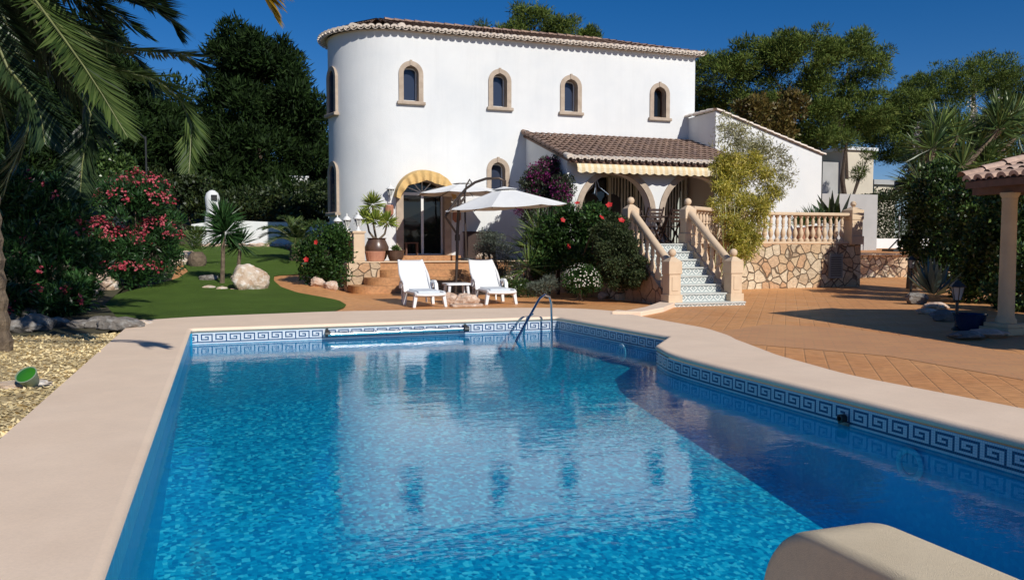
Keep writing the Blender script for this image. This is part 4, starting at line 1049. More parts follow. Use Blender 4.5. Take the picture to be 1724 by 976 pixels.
b=B();b.tube([(6.88,23.5,PZ+.02),(6.82,23.5,3.1)],.028,8);b.build('pole',BRONZE,u2);b=B();b.lathe([(.25,0),(.24,.05),(.05,.07)],(6.88,23.5,PZ+.036),18);b.build('base',DARK,u2)
# roller tube on the far pool wall
t=thing('pool_pole','shiny silver tube lying along the far wall of the pool','pole',(2.7,13.02,-.11))
b=B();b.tube([(1.55,13.04,-.125),(3.82,13.10,-.115)],.035,12);b.build('tube',STEEL,t,smooth=True)
for x in(1.55,3.82):
    b=B();b.lathe([(.045,-.04),(.045,.04)],(0,0,0),12);b.v=[(z+x,y+13.05,x_-.115) for x_,y,z in b.v];b.beam((x,13.05,-.09),(x,13.16,-.06),.04,.04);b.build('end_bracket',DARK,t)
# pool handrail
t=thing('pool_handrail','bent stainless steel handrail at the far right pool corner','handrail',(5.05,12.6,0))
a0=Vector((5.2,13.0,-.5));b=B();tp_=AY(926,497,12.9);b.tube([AY(929,575,12.9)+Vector((0,0,-.25)),AY(929,545,12.9),AY(928,510,12.9),AY(925,499,12.85),AY(917,496,12.75),AY(908,503,12.6),AY(890,535,12.3),AY(872,568,12.0),AY(862,590,11.9)],.021,10);b.build('rail',STEEL,t,smooth=True)
b=B();b.tube([AY(897,528,12.5),AY(888,534,12.6),AY(884,546,12.65),AY(880,575,12.7)],.018,8);b.build('lower_rail',STEEL,t,smooth=True)
# garden spotlight
t=thing('garden_spotlight','green lensed garden spotlight lying on the gravel by the pool edge','spotlight',(-1.66,8.35,0))
Ms=Matrix.Translation((-1.66,8.35,.10))@Matrix.Rotation(R(-25),4,'Z')@Matrix.Rotation(R(42),4,'X')@Matrix.Scale(.85,4)
def xf(b):b.v=[tuple(Ms@Vector(v)) for v in b.v]
b=B();b.lathe([(.045,-.13),(.075,-.09),(.105,.03),(.112,.05),(.100,.052),(.09,.02)],n=20);xf(b);b.build('housing',simple('grey_green_plastic',(.22,.28,.20),None,.5),t,smooth=True)
b=B();b.lathe([(.098,.045),(.07,.058),(.001,.064)],n=20);xf(b);b.build('lens',GLENS,t,smooth=True)
b=B();b.tube([(-1.66,8.35,.10),(-1.60,8.42,0.01)],.02,6);b.box(-1.70,-1.50,8.33,8.50,.0,.02);b.build('bracket',DARK,t)
rock('flat white stone under the green spotlight',(-1.72,8.5,-.02),(.26,.14,.05),12,ROCKW)
# foreground parapet with rounded end
XLp,XRp,YE,ZP=1.47,1.735,1.98,.53
bm=bmesh.new();pf=[(-1.2,0),(YE,0),(YE,ZP-.26)]+[(YE-.26+.26*math.cos(R(a)),ZP-.26+.26*math.sin(R(a))) for a in range(6,91,6)]+[(1.0,ZP+.004),(-1.2,ZP+.01)]
f=bm.faces.new([bm.verts.new((XLp,y,z)) for y,z in pf]);r_=bmesh.ops.extrude_face_region(bm,geom=[f])
bmesh.ops.translate(bm,verts=[v for v in r_['geom'] if isinstance(v,bmesh.types.BMVert)],vec=(XRp-XLp,0,0))
bmesh.ops.recalc_face_normals(bm,faces=bm.faces)
eds=[e for e in bm.edges if abs(e.verts[0].co.x-e.verts[1].co.x)<1e-5 and max(e.verts[0].co.z,e.verts[1].co.z)>.1]
bmesh.ops.bevel(bm,geom=eds,offset=.03,segments=4,affect='EDGES',profile=.5)
me=bpy.data.meshes.new('parapet_wall');bm.to_mesh(me);bm.free();me.polygons.foreach_set('use_smooth',[True]*len(me.polygons));me.set_sharp_from_angle(angle=R(35))
PAR=simple('rough_sand_render',(.80,.66,.45),(.74,.60,.40),.95,sc=4,bsc=420,bd=.0025)
stain(PAR);me.materials.append(PAR);o=link('parapet_wall',me);tag(o,'sand coloured low wall with rounded end in the near right corner','low wall')
# ============================================================ RIGHT SIDE
pg=thing('pergola','open pergola on cream round columns with a clay tiled roof at the right edge','pergola',(10.75,8.8,0))
rot=R(-8);PM=Matrix.Translation((10.55,9.4,0))@Matrix.Rotation(rot,4,'Z')
pv=lambda x,y,z:PM@Vector((x,y,z))
b=B();y=-.06
while y>-5.2:
    rib(b,pv(-.02,y,2.23),pv(2.2,y,2.85),.085,0,first=0,capm=0);y-=.22
b.add([pv(0,0,2.22),pv(0,-5.2,2.22),pv(2.2,-5.2,2.84),pv(2.2,0,2.84)],[(0,1,2,3)],2)
b.add([pv(0,0,2.22),pv(0,-5.2,2.22),pv(4.4,-5.2,2.22),pv(4.4,0,2.22)],[(0,1,2,3)],2)
b.add([pv(4.4,0,2.22),pv(4.4,-5.2,2.22),pv(2.2,-5.2,2.84),pv(2.2,0,2.84)],[(0,1,2,3)],0)
rib(b,pv(-.02,.05,2.29),pv(2.2,.05,2.92),.09,0,first=0);b.build('roof',[ROOFP,FILLC,SHADEM],pg,smooth=True)
b=B();b.beam(pv(.25,.05,2.11),pv(.25,-5.2,2.11),.16,.17);b.beam(pv(.35,-.35,2.10),pv(4.2,-.35,2.10),.14,.16);b.beam(pv(.02,0,2.17),pv(.02,-5.2,2.17),.03,.1);b.build('beams',WOODB,pg)
CRC=simple('cream_column_paint',(.62,.50,.30),(.50,.40,.24),.8,sc=3,bsc=18,bd=.01)
for (cx_,cy_) in((.22,-.62),(.22,-4.9)):
    p=pv(cx_,cy_,0);b=B();b.lathe([(.14,.16),(.14,.21),(.118,.24),(.108,.29),(.098,1.9),(.106,1.93),(.10,1.95),(.128,2.0),(.128,2.03)],p,20);c_=b.build('column',CRC,pg,smooth=True)
    b=B();b.box(p.x-.24,p.x+.24,p.y-.24,p.y+.24,0,.10);b.box(p.x-.2,p.x+.2,p.y-.2,p.y+.2,.10,.16);b.build('plinth',CRC,c_,bevel=.01)
b=B();p=pv(1.0,-1.1,1.86);b.box(p.x-.1,p.x+2.2,p.y-.08,p.y+.08,1.84,2.02);b.build('cross_beam',CRC,pg)
def garden_lamp(px,py,h,lab,Yv=None):
    p=G(px,py);l=thing('garden_lamp',lab,'lamp post',(p.x,p.y,0),group='dark garden lamp posts')
    b=B();b.lathe([(.07,0),(.07,.03),(.03,.06),(.022,h-.32),(.04,h-.30)],n=10);b.build('post',DARK,l,local=True)
    b=B();b.lathe([(.05,h-.29),(.09,h-.10),(.001,h-.099)],n=6);b.build('glass',LGLASS,l,local=True)
    b=B();b.lathe([(.12,h-.10),(.12,h-.09),(.05,h-.02),(.01,h),(.004,h+.03)],n=6)
    for q in range(6):
        a=2*PI*q/6;b.tube([(.052*math.cos(a),.052*math.sin(a),h-.29),(.095*math.cos(a),.095*math.sin(a),h-.10)],.007,4)
    b.build('cage',DARK,l,local=True)
garden_lamp(1533,500,1.0,'dark lamp post standing at the left end of the rocks by the agave')
garden_lamp(1610,556,.75,'dark lamp post beside the blue pot near the pergola')
p=G(1632,557);b=B();b.lathe([(.14,0),(.20,.10),(.22,.22),(.24,.26),(.22,.26),(.19,.22)],n=20);o=b.build('blue_pot',POTB,None,smooth=True);o.location=(p.x,p.y,0);tag(o,'glazed dark blue pot at the foot of the pergola','plant pot')
p=G(1572,508);ag=thing('agave','grey blue agave rosette behind the rocks','agave',(p.x,p.y,.15))
n=26;az=rnd(n,0,2*PI);e=rnd(n,.35,1.35);Dv=np.stack([np.cos(az)*np.cos(e),np.sin(az)*np.cos(e),np.sin(e)],1)
leafmesh('leaves',[(np.tile(np.array([p.x,p.y,.12]),(n,1))+Dv*.05,Dv,rnd(n,.75,.95),np.full(n,.15),BLUEG,np.cross(Dv,np.array([0,0,1.])))],ag)
for i,(px,py,rx,rz) in enumerate(((1543,512,.26,.17),(1572,521,.30,.10),(1590,540,.26,.12),(1560,528,.22,.07),(1625,570,.3,.07),(1660,566,.35,.07))):
    p=G(px,py);rock(['tall grey rock at the left end of the agave bed','broad rock in front of the agave','brown rock between the agave and the lamp post','flat low stone in front of the agave rocks','flat edging stone in front of the blue pot','flat edging stone left of the pergola column'][i],(p.x,p.y,0),(rx,rx*.7,rz),30+i,ROCKP if i%2 else ROCKG,'rocks around the agave bed')
# low stone wall, raised drive, kerb, parasol stand
b=B();A1=Vector((17.75,21.6));p0=AY(1436,466,22.5);p1=AY(1545,470,22.3)
b.beam((p0.x-.6,22.6,.47),(p1.x+4,22.6,.47),.3,.86);o=b.build('stone_wall',STONE,None);tag(o,'low crazy paved stone wall behind the garden path','wall')
b=B();b.add([(17.6,22.7,.93),(34,22.7,.93),(40,33,1.18),(17.9,33,1.18)],[(0,1,2,3)]);struct(b.build('driveway',PATIO))
b=B();b.beam((p0.x-.6,22.55,.925),(p1.x+4,22.55,.925),.42,.05);o=b.build('wall_capping',BAL,None,bevel=.01);tag(o,'smooth peach capping along the low stone wall','wall capping')
b=B();b.box(19.5,40,29.4,29.7,.9,1.53);o=b.build('kerb_wall',W_,None);tag(o,'low whitewashed wall along the back of the drive','wall')
q=AY(1513,420,25.5);t=thing('parasol_stand','black parasol stand with bare pole on the raised drive','parasol stand',(q.x,25.5,1.0))
b=B();b.tube([(q.x,25.5,1.0),(q.x,25.5,2.3)],.022,8);b.build('pole',DARK,t)
b=B();b.tube([(q.x,25.5,2.24),(q.x,25.5,2.38)],.03,8);b.build('pole_tip',WHITEM,t)
b=B();b.box(q.x-.55,q.x+.35,25.2,25.8,.99,1.09);b.beam((q.x-.5,25.5,1.08),(q.x,25.5,1.5),.04,.04);b.beam((q.x+.3,25.5,1.08),(q.x,25.5,1.35),.04,.04);b.build('base',DARK,t)
# grey boundary wall, hedge, neighbours
a=AY(1415,400,27);c=AY(1476,400,27);b=B();b.box(a.x-3.5,c.x,27,27.3,.5,AY(1440,327,27).z);o=b.build('boundary_wall',GREYW,None);tag(o,'plain pale grey wall behind the terrace corner pillar','wall')
hp=AY(1500,400,29)
def hedge(name,label,x0,x1,y0,y1,z0,z1,n,mat,L=.12,W=.06):
    t=thing(name,label,'hedge',((x0+x1)/2,(y0+y1)/2,z0));P=[];N=[]
    P=np.stack([rnd(n,x0,x1),rnd(n,y0,y1),rnd(n,z0,z1)],1)
    k=RNG.choice(4,n,p=[.62,.14,.14,.10]);d=RNG.random(n)**2*.25
    P[k==0,1]=y0+d[k==0];P[k==1,2]=z1-d[k==1];P[k==2,0]=x0+d[k==2]
    N=np.zeros((n,3));N[k==0,1]=-1;N[k==1,2]=1;N[k==2,0]=-1
    leafmesh('foliage',[(P,N+RNG.normal(size=(n,3))*.7,rnd(n,L*.7,L*1.3),rnd(n,W*.7,W*1.2),mat)],t);return t
x0=AY(1470,365,30).x
hedge('hedge','tall clipped dark hedge right of the pale grey wall',x0,x0+9,30,31.2,1.0,AY(1500,328,30).z,26000,AUTM)
nb=thing('neighbour_house','cream neighbouring house half hidden by a pine right of the villa','house',(AY(1430,300,34).x,34,1))
xa=AY(1402,260,34).x;xb=AY(1424,260,34).x;xc=AY(1471,260,34).x;zt=AY(1430,256,34).z
b=B();b.box(xa-.6,xb,34.4,38,0,zt-.5);b.build('shaded_wall',GREYW,nb);b=B();b.box(xb,xc,34,38,0,zt+.1);b.build('wall',CREAMW,nb)  # grey on the left block paints the cream house's shaded face
b=B();b.box(xb-.1,xc+.15,33.85,38.1,zt+.1,zt+.25);b.build('roof',W_,nb)
nb2=thing('neighbour_bungalow','low white neighbouring building beyond the villa wing','house',(AY(1385,310,50).x,50,1))
xa=AY(1376,300,50).x;xb=AY(1400,300,50).x;b=B();b.box(xa-2,xb,50,54,0,AY(1385,293,50).z);b.build('wall',W_,nb2);b=B();z=AY(1385,290,50).z;b.add([(xa-2.3,49.6,z-.1),(xb+.2,49.6,z-.1),(xb+.2,53,z+.8),(xa-2.3,53,z+.8)],[(0,1,2,3)]);b.build('roof',ROOFT,nb2);b=B();b.box(xb-1.0,xb-.4,49.95,50.02,3,4.2);b.build('window',DGLASS,nb2)
nb3=thing('far_pavilion','far low building with a pale flat roof seen above the hedge','house',(AY(1487,310,60).x,60,1))
b=B();xa=AY(1472,310,60).x;xb=AY(1508,310,60).x;b.box(xa,xb,60,66,0,AY(1487,311,60).z);b.build('wall',CREAMW,nb3);b=B();b.box(xa-.3,xb+.3,59.7,66,AY(1487,311,60).z,AY(1487,303,60).z);b.build('roof',GREYW,nb3)
q0=AY(1506,329,44);q1=AY(1536,306,44);t=thing('hoarding','blue and white printed panel above the hedge near the creeper','hoarding',((q0.x+q1.x)/2,44,2))
b=B();b.box(q0.x,q1.x,44,44.06,q0.z,q1.z);b.build('panel',BLUEW,t);b=B();b.tube([((q0.x+q1.x)/2,44.1,1),((q0.x+q1.x)/2,44.1,q1.z)],.05,6);b.build('post',DARK,t)
# ============================================================ LEFT BACKGROUND
b=B();wa=AY(380,415,33);wb_=AY(500,415,33);n=16;top=[];
pl=[(wa.x-1.2,1.1)]
for j in range(n+1):
    s=j/n;pl.append((wa.x-1.2+(wb_.x-wa.x+3.2)*s,2.02+.16*math.sin(s*PI*1.0)+.05*math.sin(s*9)))
pl.append((wb_.x+2,1.1));b.prism(pl,33,33.3,0,lambda x,z,y:(x,y,z));o=b.build('garden_wall',W_,None);tag(o,'low white curved wall at the back of the lawn','wall')
for j in range(12):
    x=wa.x-.9+j*.36;o=rock('',(x,32.75,1.12),(.24,.16,.13),60+j,ROCKP,'small edging rocks below the white wall');o['label']='small edging rock below the white garden wall'
# white sculpted chimney
q=AY(358,362,34.3);t=thing('white_chimney','white rounded chimney shape with a square dark opening behind the lawn','chimney',(q.x,34.3,hfar(q.x,34.3)))
zt=AY(358,320,34.3).z;z0=hfar(q.x,34.3);b=B();b.lathe([(.32,0),(.30,zt-z0-1.1),(.24,zt-z0-.8),(.27,zt-z0-.5),(.28,zt-z0-.3),(.22,zt-z0-.12),(.1,zt-z0-.02),(.001,zt-z0)],(q.x,34.3,z0),16);b.build('body',W_,t,smooth=True)
b=B();b.box(q.x-.04,q.x+.18,34.0,34.12,zt-.42,zt-.2);b.build('opening',RECESS,t)  # dark block set on the body for the shade in the hole
for (px,py,w,h,lab) in((197,264,.5,.45,'small white gatepost top on the dark hillside'),(260,287,.6,.9,'white pillar among shrubs behind the oleander'),(503,308,.8,.5,'white patch of wall on the hillside left of the villa')):
    q=AY(px,py,40);z0=hfar(q.x,40);t=thing('white_pillar',lab,'pillar',(q.x,40,z0));b=B();b.box(q.x-w/2,q.x+w/2,40,40.4,z0-.1,q.z+h/2);b.build('shaft',W_,t);b=B();b.box(q.x-w/2-.06,q.x+w/2+.06,39.95,40.45,q.z+h/2,q.z+h/2+.08);b.build('cap',W_,t)
q=AY(245,230,34);t=thing('street_lamp','thin dark lamp post with curved arm behind the palm fronds','street lamp',(q.x,34,1.2))
b=B();b.tube([(q.x,34,1.2),(q.x,34,q.z)],.035,8);b.build('post',DARK,t);b=B();b.tube([(q.x,34,q.z-.1),(q.x-.3,34,q.z+.2),(q.x-.7,34,q.z+.2)],.03,6);b.build('arm',DARK,t)
# ============================================================ VEGETATION
def lobe(px,py,Y,rpx,rpy,ry=None):
    p=AY(px,py,Y);d=p.y*math.cos(YAW)+p.x*math.sin(YAW);rx=rpx*d/F;rz=rpy*d/F
    return (p.x,p.y,p.z,rx,ry or rx,rz)
# oleanders
def spot_on(lobes,n,zlo=.0,front=True,k=None):
    P=[];N=[]
    c=np.array([l[:3] for l in lobes]);r=np.array([l[3:6] for l in lobes])
    i=RNG.integers(0,len(lobes),n*4);d=nrm(RNG.normal(size=(n*4,3)));
    m=(d[:,1]<.15)&(d[:,2]>zlo);i=i[m][:n];d=d[m][:n]
    return c[i]+d*r[i]*1.03,d
def oleander(label,lobes,n,nf,top):
    t=bush('oleander',label,'shrub',lobes,n,.15,.035,OLE,up_=.5,group='pink flowering oleanders',k=16,shell=.45,sub=(.2,.4),spread=.55)
    P,N=spot_on(lobes,nf,top)
    Pc=np.repeat(P,6,axis=0)+RNG.normal(size=(len(P)*6,3))*.045;Nc=np.repeat(N,6,axis=0)+RNG.normal(size=(len(P)*6,3))*.5
    flowers(t,(Pc,Nc),.035,PINKF,'blossom')['kind']='stuff';return t
LB=[lobe(225,370,21.3,72,62,1.1),lobe(200,430,21,60,45,1.0),lobe(265,420,21.3,42,52,.9),lobe(235,330,21.5,52,38,.8)]
LB+=[lobe(215,462,20.6,60,24,.7),lobe(170,420,20.8,36,50,.7)]
oleander('rounded pink oleander to the right, behind the pale rocks',LB,20000,320,.42)
LA=[lobe(60,380,17,85,80,1.1),lobe(100,450,16.6,70,70,.9),lobe(30,480,16.2,60,70,.8),lobe(110,340,17.5,50,45,.7),lobe(20,330,17,60,50,.8)]
oleander('tall pink oleander at the left edge behind the palm trunk',LA+[lobe(70,515,15.9,60,34,.6),lobe(120,500,16.2,40,36,.6)],26000,26,-.1)
# rocks left
for i,(px,py,rx,rz,mt) in enumerate(((420,489,.46,.40,ROCKW),(352,488,.17,.07,ROCKW),(372,489,.15,.07,ROCKW),(398,490,.14,.06,ROCKP),(352,474,.25,.13,ROCKG),(163,494,.30,.34,ROCKP),(182,492,.22,.22,ROCKW),(140,505,.30,.24,ROCKW),(118,513,.28,.24,ROCKW),(150,492,.2,.26,ROCKW))):
    p=OH(px,py);lab=['large pale boulder on the lawn beside the yucca','small white stone left of the large boulder','white pebble between yucca stem and boulder','brown flat stone at the foot of the large boulder','dark rough rock left of the yucca stem','tall brown and white rock below the right oleander','white angular rock at the right end of the oleander rocks','broad pale rock in front of the oleanders','grey white rock nearest the lawn corner','narrow white rock behind the brown one'][i]
    rock(lab,(p.x,p.y+.2,p.z-.03),(rx,rx*.75,rz),100+i,mt)
for i,(px,py,rx,rz) in enumerate(((25,560,.34,.14),(65,555,.30,.17),(45,540,.30,.16),(95,550,.26,.12),(140,553,.22,.10),(175,552,.30,.13),(205,554,.34,.14),(238,548,.2,.07),(10,540,.3,.15),(70,533,.22,.2))):
    p=G(px,py);rock(['mossy grey rock beside the palm trunk','dark rock, second from the palm trunk','grey rock behind the gravel near the palm','low dark rock in the middle of the gravel edging','small grey rock at the lawn tip','dark rock left of the coping corner','broad dark rock nearest the coping corner','flat pale stone touching the pool coping','grey rock behind the palm trunk','pale upright rock under the left oleander'][i],(p.x,p.y,-.02),(rx,rx*.7,rz),200+i,ROCKG if i not in(7,9) else ROCKW,'rocks edging the gravel bed')
for i,(px,py,r_) in enumerate(((535,482,.22),(556,487,.2),(572,489,.17),(588,488,.22),(318,440,.35),(300,447,.3))):
    p=OH(px,py);rock(['pale pink rock at the left foot of the small hibiscus','rounded pink rock under the small hibiscus','small pink rock, third along the path edge','white rock closest to the stone cheek wall','white rock behind the little palm','white rock right of the oleander foot'][i],(p.x,p.y,p.z-.02),(r_,r_*.8,r_*.7),300+i,ROCKP if i<3 else ROCKW)
# yucca on the lawn
p=OH(374,478);t=thing('yucca','spiky green yucca with bare stems beside the boulder','plant',tuple(p));hs=[p+Vector((.10,0,1.25)),p+Vector((.05,.1,1.55)),p+Vector((.45,.3,.95))]
leafmesh('leaves',[rosette(hs[0],300,.62,.035,OLE,(-.9,1.5)),rosette(hs[1],200,.55,.035,OLE,(-.2,1.5)),rosette(hs[2],160,.5,.03,OLE,(-.8,1.5))],t)
b=B();b.tube([p,p+Vector((.03,0,.6)),hs[1]],[.06,.05,.045],8);b.tube([p+Vector((.35,.3,0)),hs[2]],[.05,.04],8);b.build('stem',PBARK,t)
p=OH(332,449);t=thing('small_palm','small palm with a pineapple shaped trunk behind the yucca','palm',tuple(p));b=B();b.lathe([(.22,0),(.27,.12),(.25,.28),(.15,.42)],p,12);b.build('trunk',PBARK,t,smooth=True)
sets=[]
for i in range(16):sets+=frond_sets(frond_pts(p+Vector((0,0,.38)),i*2.4,R(35+ (i%4)*13),1.25,.35),.24,.02,YUC,34)
leafmesh('fronds',sets,t)
# palm behind small hibiscus
p=Vector((AY(500,400,27).x,27,.75));palm('garden_palm','bushy feather palm between white garden wall and villa',p,(p.x,p.y,1.25),[(i*2.4,R(30+(i%5)*11),2.0,.55) for i in range(24)],[YUC,PALML],.34,.025,.2,npl=46)
# hibiscus left with two blooms
HL=[lobe(545,430,20.9,46,50,.6),lobe(560,410,21.1,32,36,.5),lobe(522,445,20.8,28,38,.45),lobe(552,462,20.8,42,24,.5)]
t=bush('hibiscus','leafy hibiscus with two red blooms left of the lantern pillar','shrub',HL,9000,.09,.05,HIB,k=14,shell=.45,spread=.7)
def blooms(t,fp,r=.085):
    for f_ in fp:
        flowers(t,(np.array([f_]),np.array([[-.15,-1,.35]])+RNG.normal(size=(1,3))*.45),r*random.uniform(.8,1.1),REDF,'bloom')
blooms(t,[lobe(533,408,20.2,1,1)[:3],lobe(516,437,20.15,1,1)[:3]])
# hibiscus right, big mass in front of terrace
HR=[lobe(1010,390,18.6,62,50,1.0),lobe(1030,432,16.4,40,48,.5),lobe(960,400,19,50,52,.9),lobe(1025,392,16.6,34,34,.4),lobe(985,450,18.2,58,42,.8),lobe(925,420,19.2,45,52,.8),lobe(1045,470,16.3,40,22,.4),lobe(1058,420,16.2,20,32,.3),lobe(1072,458,15.9,18,34,.28),lobe(1008,366,16.9,30,22,.35)]
HD=[l for l in HR if l[1]<16.8];HR=[l for l in HR if l[1]>=16.8]
DKL=dm('dark_olive_leaves',(.018,.034,.010),(.045,.066,.022),(.10,.12,.05),trans=.12,rough=.55,spec=.25)
bush('dark_shrub','dark small leaved shrub pressed against the left stair balustrade','shrub',HD,19000,.06,.03,DKL,k=18,shell=.3,spread=1.,sub=(.16,.42),keep=.9,stem=False)
t=bush('hibiscus','large dark hibiscus with scattered red blooms between the spiky clump and the dark shrub','shrub',HR,20000,.095,.05,HIB,k=18,shell=.3,spread=1.,sub=(.16,.42),keep=.9)
fp=[lobe(x,y,Y_,1,1)[:3] for x,y,Y_ in((1026,346,16.2),(1000,356,17.9),(972,343,18.3),(956,415,17.8),(1046,372,16.0),(947,371,18.3),(1012,367,16.1))]
blooms(t,fp)
t=bush('round_shrub','clipped round shrub speckled with small white flowers','shrub',[lobe(978,475,15.9,32,30,.4)],5000,.05,.025,HIB,k=10,shell=.7,stem=True)
P,N=spot_on([lobe(978,475,15.9,33,31,.42)],170,-.2);flowers(t,(P,N),.018,WHF,'blossom')['kind']='stuff'
bush('lavender','low grey lavender clump by the coping','shrub',[lobe(922,482,16.3,24,15,.3),lobe(905,488,16.6,20,12,.3)],2600,.08,.012,GREYL,k=8,up_=1.0,stem=True)
bush('ground_shrub','low olive green shrub behind the right lounger','shrub',[lobe(880,488,18.6,30,14,.4),lobe(862,480,19,26,12,.4)],2600,.06,.025,CREEP,k=8)
bush('variegated_shrub','pale variegated leaves under the spiky plants','shrub',[lobe(880,455,19.6,16,22,.3),lobe(866,468,19.6,14,12,.25)],700,.10,.05,WHF,k=6,keep=.8)
bush('germander','rounded grey-leaved bush behind the right lounger','shrub',[lobe(838,432,20.2,34,38,.5),lobe(822,412,20.4,24,22,.4),lobe(850,455,20,30,26,.45),lobe(812,400,20.6,10,14,.2)],7000,.06,.018,GREYL,k=12,shell=.5)
BG=[lobe(912,325,22.6,30,42,.5),lobe(935,300,22.2,28,32,.4),lobe(890,350,22.3,22,30,.4),lobe(945,345,21.8,20,34,.3),lobe(925,280,22.4,22,20,.3),lobe(905,300,22.4,26,26,.4),lobe(948,322,21.4,18,36,.3)]
t=bush('bougainvillea','purple bougainvillea climbing at the porch side wall','climber',BG,10000,.08,.05,PURL,k=12,shell=.4,loc=(8.7,21.9,0))
P,N=clumpy(BG,3600,9,zmin=1.6);leafmesh('bracts',[(P,N+RNG.normal(size=P.shape)*.8,.06,.05,PURP)],t)
# spiky agapanthus clump
t=thing('spiky_clump','dense clump of dark sword shaped leaves left of the hibiscus','plant',(7.9,19.7,0));sets=[]
for (x,y,Y_) in((900,420,19.6),(925,385,19.8),(890,450,19.2),(940,420,19.3),(905,390,20),(960,380,19.4)):
    sets.append(rosette(AY(x,y,Y_),90,.75,.035,YUC if (x<920) else OLE,(-.6,1.4)))
leafmesh('leaves',sets,t);b=B()
for (x,y,Y_) in((900,420,19.6),(925,385,19.8),(890,450,19.2),(940,420,19.3),(905,390,20)):
    e=AY(x,y,Y_);b.tube([(e.x,e.y,-.02),e],.045,6)
b.build('stems',BARK,t)
for i,(px,py,r_) in enumerate(((1030,500,.24),(1050,502,.2),(1072,503,.2),(1015,503,.14),(1090,500,.22),(868,470,.2))):
    p=G(px,py) if i<5 else Vector((7.8,20.3,.1));rock(['pale rock under the hibiscus','round rock in the bed, second from the round shrub','reddish rock at the edge of the hibiscus bed','small rock touching the round shrub','rock next to the staircase side wall','white rock behind the low olive shrub'][i],(p.x,p.y,p.z),(r_,r_*.8,r_*.75),400+i,ROCKP)
# bamboo
bt=thing('bamboo','yellow green bamboo leaning over the terrace balustrade','bamboo',(11.5,17.1,0))
BB=[lobe(1240,330,17.9,40,50,.4),lobe(1265,365,17.6,42,45,.4),lobe(1225,300,17.9,32,42,.35),lobe(1270,290,18,40,38,.4),lobe(1255,405,17.4,34,30,.3),lobe(1290,335,17.9,26,34,.35),lobe(1215,345,17.6,22,40,.3)]
BB+=[lobe(1240,385,17.3,30,34,.3),lobe(1265,415,17.2,30,26,.3),lobe(1225,275,17.9,30,40,.35),lobe(1250,425,17.0,20,20,.2)]
P,N=clumpy(BB,19000,12,(.25,.45),.1);D=np.array([0,0,-.35])+RNG.normal(size=P.shape)*.7+N*.4
leafmesh('foliage',[(P,D,rnd(len(P),.09,.16),rnd(len(P),.014,.026),BAMB)],bt)
BB2=[lobe(1235,240,18.3,35,45,.4),lobe(1290,270,18.4,45,55,.4),lobe(1255,265,18.3,50,45,.4),lobe(1315,300,18.4,22,45,.3),lobe(1222,215,18.4,18,28,.3)]
P,N=clumpy(BB2,4500,12,(.3,.6),.0);D=np.array([0,0,-.3])+RNG.normal(size=P.shape)*.8
leafmesh('upper_leaves',[(P,D,rnd(len(P),.09,.15),rnd(len(P),.018,.03),BAMW)],bt)
b=B()
for i in range(34):
    l=random.choice(BB+BB2+BB2);e=Vector(l[:3])+Vector((random.uniform(-1,1)*l[3],random.uniform(-.5,.5)*l[4],random.uniform(.1,1)*l[5]));s0=Vector((11.5+random.uniform(-.3,.3),17.1+random.uniform(-.15,.15),0))
    b.tube([s0,s0.lerp(e,.5)+Vector((0,0,.35)),e],[.013,.010,.004],5)
b.build('culms',simple('bamboo_culm',(.30,.28,.08),(.2,.2,.05),.4),bt)
# terrace plants
p=AY(1372,355,21);t=thing('grass_plant','arching dark strap leaved plant behind the terrace balustrade','plant',(p.x,21,TZ));leafmesh('leaves',[rosette((p.x,21,TZ+.62),150,.62,.035,OLE,(.1,1.4)),rosette((p.x-.5,21,TZ+.55),90,.5,.035,YUC,(.1,1.4))],t);b=B();b.lathe([(.18,0),(.24,.5),(.27,.55)],(p.x,21,TZ),14);b.lathe([(.16,0),(.2,.45),(.22,.5)],(p.x-.5,21,TZ),14);b.build('tub',TERRA,t)
p=AY(1405,350,22);t=thing('banana_plant','broad leaved young banana plant behind the corner pillar','plant',(p.x,22,TZ));n=9;az=rnd(n,0,6.28);e=rnd(n,.7,1.4);Dv=np.stack([np.cos(az)*np.cos(e),np.sin(az)*np.cos(e),np.sin(e)],1)
leafmesh('leaves',[(np.tile([p.x,22,TZ+.5],(n,1))+Dv*.1,Dv,rnd(n,.9,1.2),np.full(n,.24),CREEP)],t);b=B();b.lathe([(.05,0),(.04,.6)],(p.x,22,TZ),8);b.build('stem',PBARK,t)
# creeper mass + yucca tree on the right
CR=[lobe(1605,380,16.3,58,75,1.0),lobe(1590,440,16.6,46,50,.8),lobe(1640,440,14.6,62,75,1.0),lobe(1590,320,16.5,52,50,1.0),lobe(1650,350,14.5,60,60,1.0),lobe(1690,430,13,60,85,.9),lobe(1655,500,13.6,52,45,.7),lobe(1720,360,12.5,60,70,1),lobe(1565,400,17.3,34,60,.8),lobe(1740,470,11.5,60,80,.9),lobe(1570,340,17.3,34,50,.8)]
bush('creeper_hedge','tall mass of glossy creeper between the agave bed and the pergola','hedge',CR,62000,.10,.065,CREEP,k=18,shell=.35,spread=.6,sub=(.18,.36),loc=(15.2,13.8,0),stem=False)
t=thing('yucca_tree','large branching yucca rising above the creeper','tree',(18.6,18.2,0));sets=[];b=B()
for i in range(26):
    px=random.uniform(1545,1740);py=random.uniform(200,300)-(px-1545)*.10+12;Yv=random.uniform(17.6,19.2);h_=AY(px,py,Yv)
    sets.append(rosette(h_,95,.9,.05,YUC,(-.7,1.4)));b.tube([(18.6,18.2,0),(18.6,18.2,1.9),(h_.x,h_.y,h_.z)],[.2,.12,.05],7)
for (px,py) in((1680,185),(1640,190),(1545,235)):
    h_=AY(px,py,18.2);P=np.tile(np.array(h_),(120,1))+RNG.normal(size=(120,3))*np.array([.06,.06,.22]);sets.append((P,RNG.normal(size=(120,3)),.06,.05,WHF))
leafmesh('crown',sets,t);b.build('trunk',PBARK,t)
